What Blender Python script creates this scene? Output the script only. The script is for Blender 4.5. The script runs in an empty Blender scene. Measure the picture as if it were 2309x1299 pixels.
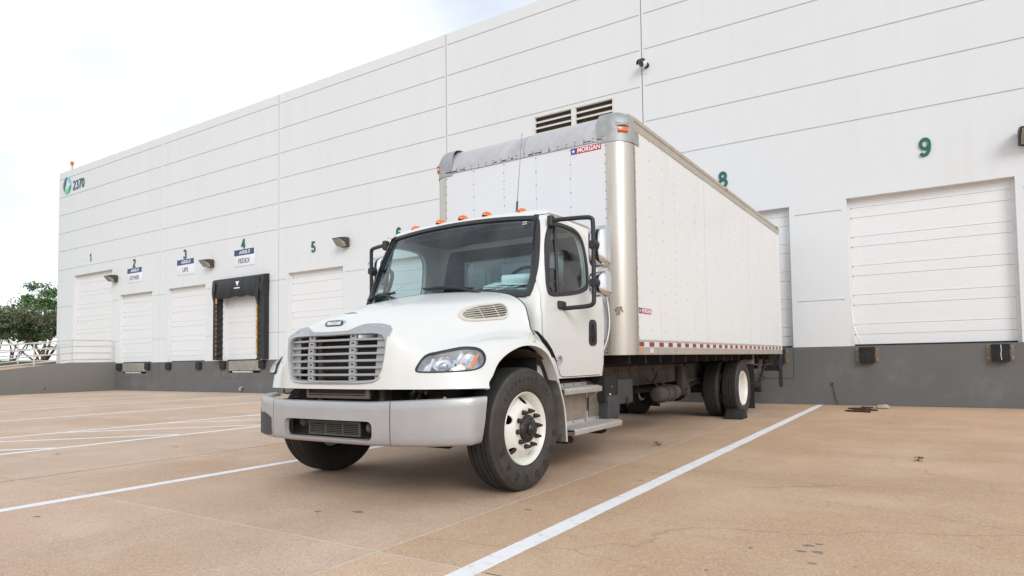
import bpy, bmesh, math, random
from mathutils import Vector, Matrix
from mathutils.bvhtree import BVHTree
from math import sin, cos, pi, radians, sqrt, atan2
random.seed(7)
S = bpy.context.scene
COL = S.collection

# ------------------------------------------------------------------ camera
cam_d = bpy.data.cameras.new("camera")
cam = bpy.data.objects.new("camera", cam_d); COL.objects.link(cam)
CY, CP, CR, CF = 0.52572, 0.04349, -0.01693, 1402.06
fw = Vector((-sin(CY)*cos(CP), cos(CY)*cos(CP), sin(CP)))
rt = Vector((cos(CY), sin(CY), 0)); up = rt.cross(fw)
r2 = rt*cos(CR) + up*sin(CR); u2 = up*cos(CR) - rt*sin(CR)
cam.matrix_world = Matrix(((r2.x, u2.x, -fw.x, -0.12086), (r2.y, u2.y, -fw.y, -14.04408),
                           (r2.z, u2.z, -fw.z, 1.04323), (0, 0, 0, 1)))
cam_d.sensor_width = 36.0
cam_d.lens = CF/2309*36.0
cam_d.shift_x = (1154.5-1281.21)/2309
cam_d.shift_y = (749.48-649.5)/2309
cam_d.clip_start = 0.05; cam_d.clip_end = 3000
S.camera = cam

# ------------------------------------------------------------------ world, sun, exposure
SUN_EL, SUN_AZ = radians(29), radians(48)      # azimuth measured from -Y (towards viewer) to +X
sun_dir = Vector((sin(SUN_AZ)*cos(SUN_EL), -cos(SUN_AZ)*cos(SUN_EL), sin(SUN_EL)))
wd = bpy.data.worlds.new("World"); S.world = wd; wd.use_nodes = True
nt = wd.node_tree; nt.nodes.clear()
def N(nt, t, **k):
    n = nt.nodes.new(t)
    for a, b in k.items(): setattr(n, a, b)
    return n
out = N(nt, 'ShaderNodeOutputWorld')
sky = N(nt, 'ShaderNodeTexSky', sky_type='NISHITA', sun_disc=False)
sky.sun_elevation = SUN_EL
sky.sun_rotation = atan2(sun_dir.x, sun_dir.y)
bg1 = N(nt, 'ShaderNodeBackground'); bg1.inputs[1].default_value = 0.13
nt.links.new(sky.outputs[0], bg1.inputs[0])
# thin overcast layer, procedural clouds
tc = N(nt, 'ShaderNodeTexCoord')
nz = N(nt, 'ShaderNodeTexNoise'); nz.inputs['Scale'].default_value = 1.6; nz.inputs['Detail'].default_value = 6
mp = N(nt, 'ShaderNodeMapping'); mp.inputs['Scale'].default_value = (1, 1, 2.6); mp.inputs['Location'].default_value = (0.4, 0.2, 0.1)
nt.links.new(tc.outputs['Generated'], mp.inputs[0]); nt.links.new(mp.outputs[0], nz.inputs['Vector'])
rmp = N(nt, 'ShaderNodeMapRange'); rmp.inputs[1].default_value = 0.34; rmp.inputs[2].default_value = 0.56
rmp.inputs[3].default_value = 0.55; rmp.inputs[4].default_value = 1.0
nt.links.new(nz.outputs['Fac'], rmp.inputs[0])
cr = N(nt, 'ShaderNodeMapRange'); cr.inputs[1].default_value = 0.35; cr.inputs[2].default_value = 0.7
cr.inputs[3].default_value = 0.92; cr.inputs[4].default_value = 1.06
nt.links.new(nz.outputs['Fac'], cr.inputs[0])
bg2 = N(nt, 'ShaderNodeBackground'); bg2.inputs[0].default_value = (0.94, 0.975, 1.0, 1)
nt.links.new(cr.outputs[0], bg2.inputs[1])
mx = N(nt, 'ShaderNodeMixShader')
sx_ = N(nt, 'ShaderNodeSeparateXYZ'); nt.links.new(tc.outputs['Generated'], sx_.inputs[0])
el = N(nt, 'ShaderNodeMapRange'); el.inputs[1].default_value = 0.25; el.inputs[2].default_value = 0.95; el.inputs[3].default_value = 1.0; el.inputs[4].default_value = 0.62
nt.links.new(sx_.outputs[2], el.inputs[0])          # the veil of cloud thins towards the zenith
cv = N(nt, 'ShaderNodeMath', operation='MULTIPLY'); nt.links.new(rmp.outputs[0], cv.inputs[0]); nt.links.new(el.outputs[0], cv.inputs[1])
nt.links.new(cv.outputs[0], mx.inputs[0]); nt.links.new(bg1.outputs[0], mx.inputs[1]); nt.links.new(bg2.outputs[0], mx.inputs[2])
nt.links.new(mx.outputs[0], out.inputs[0])

sd = bpy.data.lights.new("sun", 'SUN'); sd.energy = 1.2; sd.angle = radians(24); sd.color = (1.0, 0.975, 0.945)
so = bpy.data.objects.new("sun", sd); COL.objects.link(so)
so.rotation_euler = sun_dir.to_track_quat('Z', 'Y').to_euler(); so.location = (20, -20, 30)
S.view_settings.view_transform = 'Standard'; S.view_settings.look = 'None'
S.view_settings.exposure = 0.36; S.view_settings.gamma = 1.0; S.view_settings.use_curve_mapping = False

# ------------------------------------------------------------------ materials
def mat(name, col, rough=0.6, metal=0.0, nscale=0, namt=0.0, bump=0.0, bscale=200, spec=0.5, coat=0.0, coord='Object', dirt=None):
    m = bpy.data.materials.new(name); m.use_nodes = True
    t = m.node_tree; b = t.nodes['Principled BSDF']
    b.inputs['Base Color'].default_value = (*col, 1); b.inputs['Roughness'].default_value = rough
    b.inputs['Metallic'].default_value = metal; b.inputs['Specular IOR Level'].default_value = spec
    b.inputs['Coat Weight'].default_value = coat; b.inputs['Coat Roughness'].default_value = 0.06
    tcn = N(t, 'ShaderNodeTexCoord')
    last = None
    if namt or dirt:
        n = N(t, 'ShaderNodeTexNoise'); n.inputs['Scale'].default_value = nscale or 3; n.inputs['Detail'].default_value = 8
        n.inputs['Roughness'].default_value = 0.62
        t.links.new(tcn.outputs[coord], n.inputs['Vector'])
        r = N(t, 'ShaderNodeMapRange'); r.inputs[1].default_value = 0.3; r.inputs[2].default_value = 0.7
        r.inputs[3].default_value = 1-namt; r.inputs[4].default_value = 1+namt*0.6
        t.links.new(n.outputs['Fac'], r.inputs[0])
        v = N(t, 'ShaderNodeVectorMath', operation='SCALE'); v.inputs[0].default_value = col
        t.links.new(r.outputs[0], v.inputs['Scale'])
        last = v.outputs[0]
        if dirt:   # (colour, scale, lo, hi, strength)
            dc, ds, lo, hi, st = dirt
            n2 = N(t, 'ShaderNodeTexNoise'); n2.inputs['Scale'].default_value = ds; n2.inputs['Detail'].default_value = 7
            n2.inputs['Roughness'].default_value = 0.7
            t.links.new(tcn.outputs[coord], n2.inputs['Vector'])
            r2_ = N(t, 'ShaderNodeMapRange'); r2_.inputs[1].default_value = lo; r2_.inputs[2].default_value = hi
            r2_.inputs[3].default_value = 0; r2_.inputs[4].default_value = st
            t.links.new(n2.outputs['Fac'], r2_.inputs[0])
            mxn = N(t, 'ShaderNodeMix', data_type='RGBA'); mxn.inputs[7].default_value = (*dc, 1)
            t.links.new(r2_.outputs[0], mxn.inputs[0]); t.links.new(last, mxn.inputs[6]); last = mxn.outputs[2]
        t.links.new(last, b.inputs['Base Color'])
        rr = N(t, 'ShaderNodeMapRange'); rr.inputs[3].default_value = max(0, rough-0.08); rr.inputs[4].default_value = min(1, rough+0.12)
        t.links.new(n.outputs['Fac'], rr.inputs[0]); t.links.new(rr.outputs[0], b.inputs['Roughness'])
    if bump:
        n3 = N(t, 'ShaderNodeTexNoise'); n3.inputs['Scale'].default_value = bscale; n3.inputs['Detail'].default_value = 3
        t.links.new(tcn.outputs[coord], n3.inputs['Vector'])
        bp = N(t, 'ShaderNodeBump'); bp.inputs['Strength'].default_value = bump; bp.inputs['Distance'].default_value = 0.01
        t.links.new(n3.outputs['Fac'], bp.inputs['Height']); t.links.new(bp.outputs[0], b.inputs['Normal'])
    return m

def stretch(m, name, sc):   # stretch the first noise of a material along an axis
    t = m.node_tree
    mpn = N(t, 'ShaderNodeMapping'); mpn.inputs['Scale'].default_value = sc
    tcn = [n for n in t.nodes if n.type == 'TEX_COORD'][0]
    t.links.new(tcn.outputs['Object'], mpn.inputs[0])
    for n in t.nodes:
        if n.type == 'TEX_NOISE': t.links.new(mpn.outputs[0], n.inputs['Vector'])
    return m

M = {}
M['wall'] = mat('painted_tilt_wall_white', (0.712, 0.735, 0.752), 0.85, nscale=0.6, namt=0.02, bump=0.25, bscale=90, dirt=((0.62,0.60,0.56), 1.3, 0.52, 0.8, 0.25))
M['wallgrey'] = mat('painted_wall_grey', (0.135, 0.135, 0.133), 0.8, nscale=1.1, namt=0.10, bump=0.3, bscale=90, dirt=((0.25,0.24,0.22), 2.2, 0.54, 0.82, 0.4))
M['groove'] = mat('groove_paint', (0.60, 0.58, 0.55), 0.9, nscale=3, namt=0.1)
M['jamb'] = mat('jamb_paint', (0.74, 0.73, 0.71), 0.8, nscale=2, namt=0.05, dirt=((0.5,0.46,0.4), 4, 0.55, 0.75, 0.4))
M['sealant'] = mat('joint_sealant', (0.22, 0.20, 0.18), 0.9, nscale=5, namt=0.2)
M['door'] = mat('door_steel_white', (0.765, 0.778, 0.79), 0.45, nscale=1.5, namt=0.02, bump=0.05, bscale=300)
M['green'] = mat('number_green', (0.010, 0.125, 0.10), 0.5, nscale=20, namt=0.1)
M['signwhite'] = mat('sign_white', (0.80, 0.81, 0.86), 0.4, nscale=9, namt=0.03)
M['signblue'] = mat('sign_navy', (0.018, 0.045, 0.16), 0.4, nscale=9, namt=0.08)
M['signtext'] = mat('sign_text_dark', (0.03, 0.035, 0.09), 0.5, nscale=9, namt=0.1)
M['teal'] = mat('logo_teal', (0.03, 0.16, 0.18), 0.5, nscale=9, namt=0.1)
M['teal2'] = mat('logo_aqua', (0.04, 0.36, 0.38), 0.5, nscale=9, namt=0.1)
M['sky'] = mat('logo_light_blue', (0.20, 0.52, 0.66), 0.5, nscale=9, namt=0.1)
M['lime'] = mat('logo_green', (0.22, 0.60, 0.25), 0.5, nscale=9, namt=0.1)
M['slate'] = mat('number_slate', (0.05, 0.12, 0.14), 0.5, nscale=9, namt=0.1)
M['bronze'] = mat('lamp_bronze', (0.085, 0.06, 0.048), 0.5, metal=0.3, nscale=12, namt=0.2)
M['lampglass'] = mat('lamp_glass', (0.30, 0.31, 0.26), 0.15, nscale=30, namt=0.25, bump=0.4, bscale=60)
M['rubber'] = mat('black_rubber', (0.020, 0.020, 0.020), 0.75, nscale=8, namt=0.35, bump=0.4, bscale=60, dirt=((0.07,0.065,0.06), 6, 0.55, 0.8, 0.5))
M['vinyl'] = mat('black_vinyl_fabric', (0.013, 0.014, 0.016), 0.5, nscale=4, namt=0.3, bump=0.6, bscale=7, dirt=((0.06,0.06,0.06), 3, 0.5, 0.8, 0.5))
M['yellow'] = mat('guide_yellow', (0.62, 0.30, 0.02), 0.6, nscale=14, namt=0.3)
M['galv'] = mat('galvanised_plate', (0.36, 0.35, 0.31), 0.6, metal=0.3, nscale=5, namt=0.25, dirt=((0.12,0.09,0.06), 7, 0.5, 0.75, 0.6))
M['brownsteel'] = mat('bracket_steel', (0.24, 0.19, 0.14), 0.55, metal=0.4, nscale=12, namt=0.3)
M['dark'] = mat('dark_void', (0.012, 0.012, 0.012), 0.8, nscale=9, namt=0.3)
M['rail'] = mat('rail_paint', (0.60, 0.60, 0.56), 0.5, nscale=9, namt=0.12)
M['louver'] = mat('louver_paint', (0.70, 0.70, 0.66), 0.5, nscale=9, namt=0.05)
M['louverback'] = mat('louver_inside', (0.11, 0.09, 0.075), 0.8, nscale=9, namt=0.2)
M['white'] = mat('white_plastic', (0.78, 0.78, 0.78), 0.4, nscale=9, namt=0.03)
# truck
M['paint'] = mat('truck_paint_white', (0.70, 0.705, 0.685), 0.30, nscale=2.2, namt=0.02, spec=0.5, coat=0.45, dirt=((0.60,0.55,0.46), 5, 0.62, 0.85, 0.35))
M['silver'] = mat('bumper_silver', (0.42, 0.42, 0.425), 0.36, metal=0.35, nscale=6, namt=0.06, bump=0.08, bscale=120, coat=0.2, dirt=((0.20,0.20,0.21), 14, 0.64, 0.8, 0.5))
M['grille'] = mat('grille_silver', (0.385, 0.395, 0.415), 0.32, metal=0.3, nscale=6, namt=0.05, coat=0.2)
M['trim'] = mat('black_trim', (0.022, 0.022, 0.024), 0.5, nscale=12, namt=0.3, bump=0.1, bscale=150)
M['gasket'] = mat('window_gasket', (0.030, 0.030, 0.034), 0.55, nscale=8, namt=0.2)
M['chrome'] = mat('chrome', (0.72, 0.72, 0.73), 0.16, metal=1.0, nscale=5, namt=0.05)
M['alu'] = mat('worn_aluminium', (0.56, 0.52, 0.47), 0.36, metal=0.85, nscale=2.5, namt=0.10, bump=0.03, bscale=60, dirt=((0.30,0.26,0.21), 5, 0.55, 0.8, 0.6))
stretch(M['alu'], '', (3, 3, 0.35))
M['alurail'] = mat('rail_aluminium', (0.50, 0.46, 0.39), 0.5, metal=0.35, nscale=6, namt=0.12, dirt=((0.28,0.23,0.17), 8, 0.55, 0.8, 0.5))
M['castgrey'] = mat('cast_corner_grey', (0.40, 0.41, 0.41), 0.5, metal=0.5, nscale=7, namt=0.2, bump=0.2, bscale=50)
M['roofcap'] = mat('weathered_roof_cap', (0.50, 0.505, 0.525), 0.55, metal=0.1, nscale=4, namt=0.12, dirt=((0.25,0.24,0.23), 2.5, 0.5, 0.75, 0.5))
M['box'] = mat('box_panel_shaded_white', (0.70, 0.72, 0.75), 0.38, nscale=1.2, namt=0.02, coat=0.15, dirt=((0.62,0.62,0.62), 3.0, 0.56, 0.8, 0.35))  # front white set darker and bluer than the sides, shading put into the colour
M['boxside'] = mat('box_side_white', (0.75, 0.757, 0.755), 0.32, nscale=1.2, namt=0.02, coat=0.2, dirt=((0.62,0.56,0.48), 2.6, 0.56, 0.82, 0.6))
stretch(M['boxside'], '', (1.6, 1.6, 0.28)); stretch(M['box'], '', (1.5, 1.5, 0.4)); stretch(M['wall'], '', (1.6, 1.6, 0.22))
M['rivet'] = mat('rivet_metal', (0.10, 0.10, 0.105), 0.5, metal=0.5, nscale=9, namt=0.2)
M['amber'] = mat('amber_lens', (0.75, 0.16, 0.01), 0.15, nscale=30, namt=0.2, coat=0.5)
M['redlens'] = mat('red_lens', (0.30, 0.01, 0.01), 0.2, nscale=30, namt=0.2, coat=0.5)
M['orangerefl'] = mat('orange_reflector', (0.75, 0.27, 0.09), 0.3, nscale=30, namt=0.1)
M['tapered'] = mat('tape_red', (0.28, 0.02, 0.03), 0.35, nscale=30, namt=0.2)
M['tapewhite'] = mat('tape_white', (0.68, 0.69, 0.70), 0.35, nscale=30, namt=0.06)
M['decalred'] = mat('decal_red', (0.50, 0.02, 0.05), 0.35, nscale=20, namt=0.06)
M['decalblue'] = mat('decal_blue', (0.03, 0.06, 0.26), 0.35, nscale=20, namt=0.06)
M['decalwhite'] = mat('decal_white', (0.82, 0.82, 0.84), 0.35, nscale=20, namt=0.03)
M['paper'] = mat('paper_white', (0.80, 0.84, 0.80), 0.8, nscale=20, namt=0.04)
M['sidewall'] = mat('tyre_sidewall', (0.038, 0.034, 0.032), 0.62, nscale=7, namt=0.25, bump=0.15, bscale=60, dirt=((0.085,0.072,0.062), 5, 0.42, 0.7, 0.6))
M['tread'] = mat('tyre_tread', (0.020, 0.019, 0.018), 0.8, nscale=10, namt=0.3, bump=0.3, bscale=90, dirt=((0.05,0.043,0.036), 8, 0.5, 0.75, 0.5))
M['tyretext'] = mat('tyre_lettering', (0.016, 0.016, 0.016), 0.5, nscale=9, namt=0.2)
M['rim'] = mat('rim_white', (0.76, 0.75, 0.70), 0.38, nscale=6, namt=0.05, coat=0.2, dirt=((0.42,0.36,0.28), 9, 0.58, 0.78, 0.5))
M['hub'] = mat('hub_black', (0.018, 0.016, 0.015), 0.35, nscale=20, namt=0.4, coat=0.3)
M['lug'] = mat('lug_rusty', (0.055, 0.035, 0.028), 0.5, metal=0.4, nscale=30, namt=0.4)
M['frame'] = mat('frame_rail_grey', (0.075, 0.065, 0.055), 0.8, nscale=4, namt=0.3, dirt=((0.13,0.11,0.09), 3, 0.45, 0.7, 0.7))
M['undercar'] = mat('underbody_black', (0.016, 0.014, 0.013), 0.8, nscale=5, namt=0.4)
M['liner'] = mat('wheel_liner_dirty', (0.09, 0.075, 0.06), 0.85, nscale=5, namt=0.3, bump=0.3, bscale=30, dirt=((0.22,0.19,0.155), 4, 0.45, 0.7, 0.7))
M['splash'] = mat('splash_guard_grey', (0.10, 0.098, 0.09), 0.7, nscale=5, namt=0.25, dirt=((0.22,0.2,0.17), 6, 0.5, 0.75, 0.6))
M['step'] = mat('step_aluminium', (0.56, 0.545, 0.52), 0.42, metal=0.55, nscale=9, namt=0.12, bump=0.2, bscale=80)
M['battery'] = mat('tank_dirty_alu', (0.42, 0.36, 0.30), 0.42, metal=0.6, nscale=3, namt=0.18, dirt=((0.16,0.125,0.095), 3.0, 0.45, 0.68, 0.7))
M['plastic'] = mat('grey_black_plastic', (0.045, 0.046, 0.050), 0.6, nscale=7, namt=0.2, bump=0.15, bscale=120)
M['beige'] = mat('vent_beige', (0.60, 0.57, 0.49), 0.45, nscale=9, namt=0.05)
M['radiator'] = mat('radiator_fins', (0.022, 0.020, 0.018), 0.7, nscale=60, namt=0.4)
M['radpost'] = mat('radiator_post', (0.16, 0.125, 0.10), 0.6, metal=0.4, nscale=9, namt=0.3)
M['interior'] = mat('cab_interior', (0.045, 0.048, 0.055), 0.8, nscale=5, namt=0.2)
M['seat'] = mat('seat_fabric', (0.06, 0.05, 0.055), 0.9, nscale=7, namt=0.2)
M['emblem'] = mat('emblem_navy', (0.02, 0.03, 0.06), 0.3, nscale=9, namt=0.1, coat=0.5)
M['bark'] = mat('bark', (0.16, 0.10, 0.075), 0.9, nscale=14, namt=0.35, bump=0.5, bscale=30)
M['leafA'] = mat('leaf_green', (0.10, 0.20, 0.05), 0.6, nscale=0.8, namt=0.55)
M['leafB'] = mat('leaf_olive', (0.14, 0.155, 0.08), 0.6, nscale=0.9, namt=0.5)
M['grass'] = mat('grass', (0.06, 0.09, 0.025), 0.95, nscale=2, namt=0.4, bump=0.6, bscale=20)
M['chain'] = mat('rusty_chain', (0.05, 0.032, 0.022), 0.7, metal=0.3, nscale=40, namt=0.4)
M['stone'] = mat('broken_concrete', (0.42, 0.36, 0.30), 0.9, nscale=12, namt=0.25, bump=0.5, bscale=40)
M['weed'] = mat('dry_leaf', (0.07, 0.075, 0.03), 0.8, nscale=20, namt=0.4)
M['linepaint'] = mat('line_paint', (0.86, 0.86, 0.86), 0.7, nscale=5, namt=0.04, bump=0.25, bscale=160, dirt=((0.52,0.42,0.33), 14, 0.53, 0.70, 0.6))
M['filler'] = mat('joint_filler', (0.66, 0.58, 0.48), 0.85, nscale=14, namt=0.2, dirt=((0.22,0.16,0.12), 20, 0.55, 0.7, 0.6))
M['jointdark'] = mat('joint_dark', (0.06, 0.045, 0.035), 0.9, nscale=14, namt=0.3)

M['hl_grey'] = mat('headlight_housing', (0.62, 0.64, 0.66), 0.3, metal=0.5, nscale=20, namt=0.2)
M['reflector'] = mat('reflector_chrome', (0.85, 0.85, 0.86), 0.22, metal=1.0, nscale=30, namt=0.06)
M['reflector_white'] = mat('reflector_divider', (0.72, 0.72, 0.71), 0.3, metal=0.3, nscale=20, namt=0.05)
M['lens_ball'] = mat('projector_glass', (0.45, 0.47, 0.5), 0.08, metal=0.6, nscale=30, namt=0.1)

def glass(name, tint, refl=1.0, rough=0.0):
    m = bpy.data.materials.new(name); m.use_nodes = True; t = m.node_tree; t.nodes.clear()
    o = N(t, 'ShaderNodeOutputMaterial'); tr = N(t, 'ShaderNodeBsdfTransparent'); tr.inputs[0].default_value = (*tint, 1)
    gl = N(t, 'ShaderNodeBsdfGlossy'); gl.inputs['Roughness'].default_value = rough; gl.inputs['Color'].default_value = (refl, refl, refl, 1)
    fr = N(t, 'ShaderNodeFresnel'); ge = N(t, 'ShaderNodeNewGeometry'); ir = N(t, 'ShaderNodeMapRange')
    ir.inputs[3].default_value = 1.56; ir.inputs[4].default_value = 1/1.56      # same reflectance from either side of a thin pane
    t.links.new(ge.outputs['Backfacing'], ir.inputs[0]); t.links.new(ir.outputs[0], fr.inputs[0])
    # slight smear so that reflections are not perfectly even
    n = N(t, 'ShaderNodeTexNoise'); n.inputs['Scale'].default_value = 3.0; n.inputs['Detail'].default_value = 5
    tcn = N(t, 'ShaderNodeTexCoord'); t.links.new(tcn.outputs['Object'], n.inputs['Vector'])
    r = N(t, 'ShaderNodeMapRange'); r.inputs[1].default_value = 0.35; r.inputs[2].default_value = 0.7; r.inputs[3].default_value = 0.0; r.inputs[4].default_value = 0.035
    t.links.new(n.outputs['Fac'], r.inputs[0])
    ad = N(t, 'ShaderNodeMath', operation='ADD'); t.links.new(fr.outputs[0], ad.inputs[0]); t.links.new(r.outputs[0], ad.inputs[1])
    m1 = N(t, 'ShaderNodeMixShader'); t.links.new(ad.outputs[0], m1.inputs[0]); t.links.new(tr.outputs[0], m1.inputs[1]); t.links.new(gl.outputs[0], m1.inputs[2])
    t.links.new(m1.outputs[0], o.inputs[0])
    return m
M['glass'] = glass('windshield_glass', (0.68, 0.84, 0.88))
M['sideglass'] = glass('side_glass', (0.72, 0.80, 0.79))
M['lens'] = glass('headlight_lens', (0.93, 0.95, 0.97))

def concrete(name, col, cracks=True):
    m = bpy.data.materials.new(name); m.use_nodes = True; t = m.node_tree; b = t.nodes['Principled BSDF']
    L = t.links.new
    tcn = N(t, 'ShaderNodeNewGeometry'); P = tcn.outputs['Position']
    def noise(sc, det=4, rough=0.6, vec=None):
        n = N(t, 'ShaderNodeTexNoise'); n.inputs['Scale'].default_value = sc; n.inputs['Detail'].default_value = det; n.inputs['Roughness'].default_value = rough
        L(vec or P, n.inputs['Vector']); return n.outputs['Fac']
    def rng(x, a, b_, c, d):
        r = N(t, 'ShaderNodeMapRange'); r.inputs[1].default_value = a; r.inputs[2].default_value = b_; r.inputs[3].default_value = c; r.inputs[4].default_value = d
        L(x, r.inputs[0]); return r.outputs[0]
    def mix(fac, a, c):
        n = N(t, 'ShaderNodeMix', data_type='RGBA')
        if isinstance(fac, float): n.inputs[0].default_value = fac
        else: L(fac, n.inputs[0])
        if isinstance(a, tuple): n.inputs[6].default_value = (*a, 1)
        else: L(a, n.inputs[6])
        if isinstance(c, tuple): n.inputs[7].default_value = (*c, 1)
        else: L(c, n.inputs[7])
        return n.outputs[2]
    def mul(a, c):
        n = N(t, 'ShaderNodeMath', operation='MULTIPLY'); L(a, n.inputs[0])
        if isinstance(c, float): n.inputs[1].default_value = c
        else: L(c, n.inputs[1])
        return n.outputs[0]
    c2 = (col[0]*0.84, col[1]*0.78, col[2]*0.72); c3 = (col[0]*1.10, col[1]*1.10, col[2]*1.12); c4 = (col[0]*1.04, col[1]*0.93, col[2]*0.88)
    base = mix(rng(noise(0.45, 6), 0.35, 0.65, 0, 1), c2, col)
    base = mix(rng(noise(0.9, 5, 0.65), 0.5, 0.72, 0, 0.7), base, c3)
    base = mix(rng(noise(0.22, 3), 0.5, 0.7, 0, 0.8), base, c4)
    # long tyre marks and dirt streaks along the docks
    mpn = N(t, 'ShaderNodeMapping'); mpn.inputs['Scale'].default_value = (0.25, 1.6, 1); mpn.inputs['Rotation'].default_value = (0, 0, 0.25); L(P, mpn.inputs[0])
    base = mix(rng(noise(0.8, 5, 0.6, mpn.outputs[0]), 0.52, 0.75, 0, 0.35), base, (col[0]*0.55, col[1]*0.5, col[2]*0.47))
    # aggregate speckle
    sp = N(t, 'ShaderNodeTexVoronoi'); sp.inputs['Scale'].default_value = 110; L(P, sp.inputs['Vector'])
    spv = N(t, 'ShaderNodeSeparateColor'); L(sp.outputs['Color'], spv.inputs[0])
    base = mix(rng(spv.outputs[0], 0.86, 0.96, 0, 0.40), base, (col[0]*0.42, col[1]*0.38, col[2]*0.34))
    base = mix(rng(spv.outputs[1], 0.80, 0.95, 0, 0.45), base, (col[0]*1.4, col[1]*1.4, col[2]*1.42))
    base = mix(rng(noise(45, 4, 0.7), 0.38, 0.66, 0, 0.20), base, (col[0]*0.62, col[1]*0.58, col[2]*0.54))
    # small dark specks
    v2 = N(t, 'ShaderNodeTexVoronoi'); v2.inputs['Scale'].default_value = 2.3; L(P, v2.inputs['Vector'])
    msk = rng(noise(0.5, 2), 0.52, 0.6, 0, 1)
    base = mix(mul(rng(v2.outputs['Distance'], 0.018, 0.03, 0.8, 0), msk), base, (0.07, 0.05, 0.04))
    if cracks:
        d = N(t, 'ShaderNodeTexNoise'); d.inputs['Scale'].default_value = 0.9; d.inputs['Detail'].default_value = 6; L(P, d.inputs['Vector'])
        sub = N(t, 'ShaderNodeVectorMath', operation='SUBTRACT'); L(d.outputs['Color'], sub.inputs[0]); sub.inputs[1].default_value = (0.5, 0.5, 0.5)
        ms = N(t, 'ShaderNodeVectorMath', operation='SCALE'); L(sub.outputs[0], ms.inputs[0]); ms.inputs['Scale'].default_value = 1.7
        mp2 = N(t, 'ShaderNodeMapping'); mp2.inputs['Scale'].default_value = (0.16, 0.62, 1); mp2.inputs['Rotation'].default_value = (0, 0, 0.12); L(P, mp2.inputs[0])
        ad = N(t, 'ShaderNodeVectorMath', operation='ADD'); L(mp2.outputs[0], ad.inputs[0])
        ms2 = N(t, 'ShaderNodeVectorMath', operation='SCALE'); L(ms.outputs[0], ms2.inputs[0]); ms2.inputs['Scale'].default_value = 0.16; L(ms2.outputs[0], ad.inputs[1])
        ve = N(t, 'ShaderNodeTexVoronoi', feature='DISTANCE_TO_EDGE'); ve.inputs['Scale'].default_value = 1.0; L(ad.outputs[0], ve.inputs['Vector'])
        ck = rng(ve.outputs['Distance'], 0.0, 0.005, 0.32, 0)
        base = mix(mul(ck, rng(noise(0.35, 3), 0.38, 0.52, 0, 1)), base, (0.13, 0.10, 0.085))
    L(base, b.inputs['Base Color']); b.inputs['Roughness'].default_value = 0.88; b.inputs['Specular IOR Level'].default_value = 0.3
    bp = N(t, 'ShaderNodeBump'); bp.inputs['Strength'].default_value = 0.5; bp.inputs['Distance'].default_value = 0.004
    L(noise(140, 3, 0.7), bp.inputs['Height']); L(bp.outputs[0], b.inputs['Normal'])
    return m
TAN = (0.60, 0.43, 0.31)
for k_, c_ in dict(c_fr=(0.67,0.485,0.35), c_br=(0.59,0.42,0.285), c_bm=(0.605,0.447,0.332), c_fm=(0.635,0.475,0.36), c_bl=(0.63,0.49,0.38)).items(): M[k_] = concrete('yard_'+k_, c_, k_[-1] == 'r')
M['concrete2'] = M['c_bl']
M['concrete'] = concrete('yard_concrete', TAN)
M['rampconc'] = mat('ramp_wall_grey', (0.20, 0.192, 0.178), 0.85, nscale=2, namt=0.08, bump=0.3, bscale=90, dirt=((0.14,0.13,0.12), 2, 0.5, 0.8, 0.4))

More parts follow.
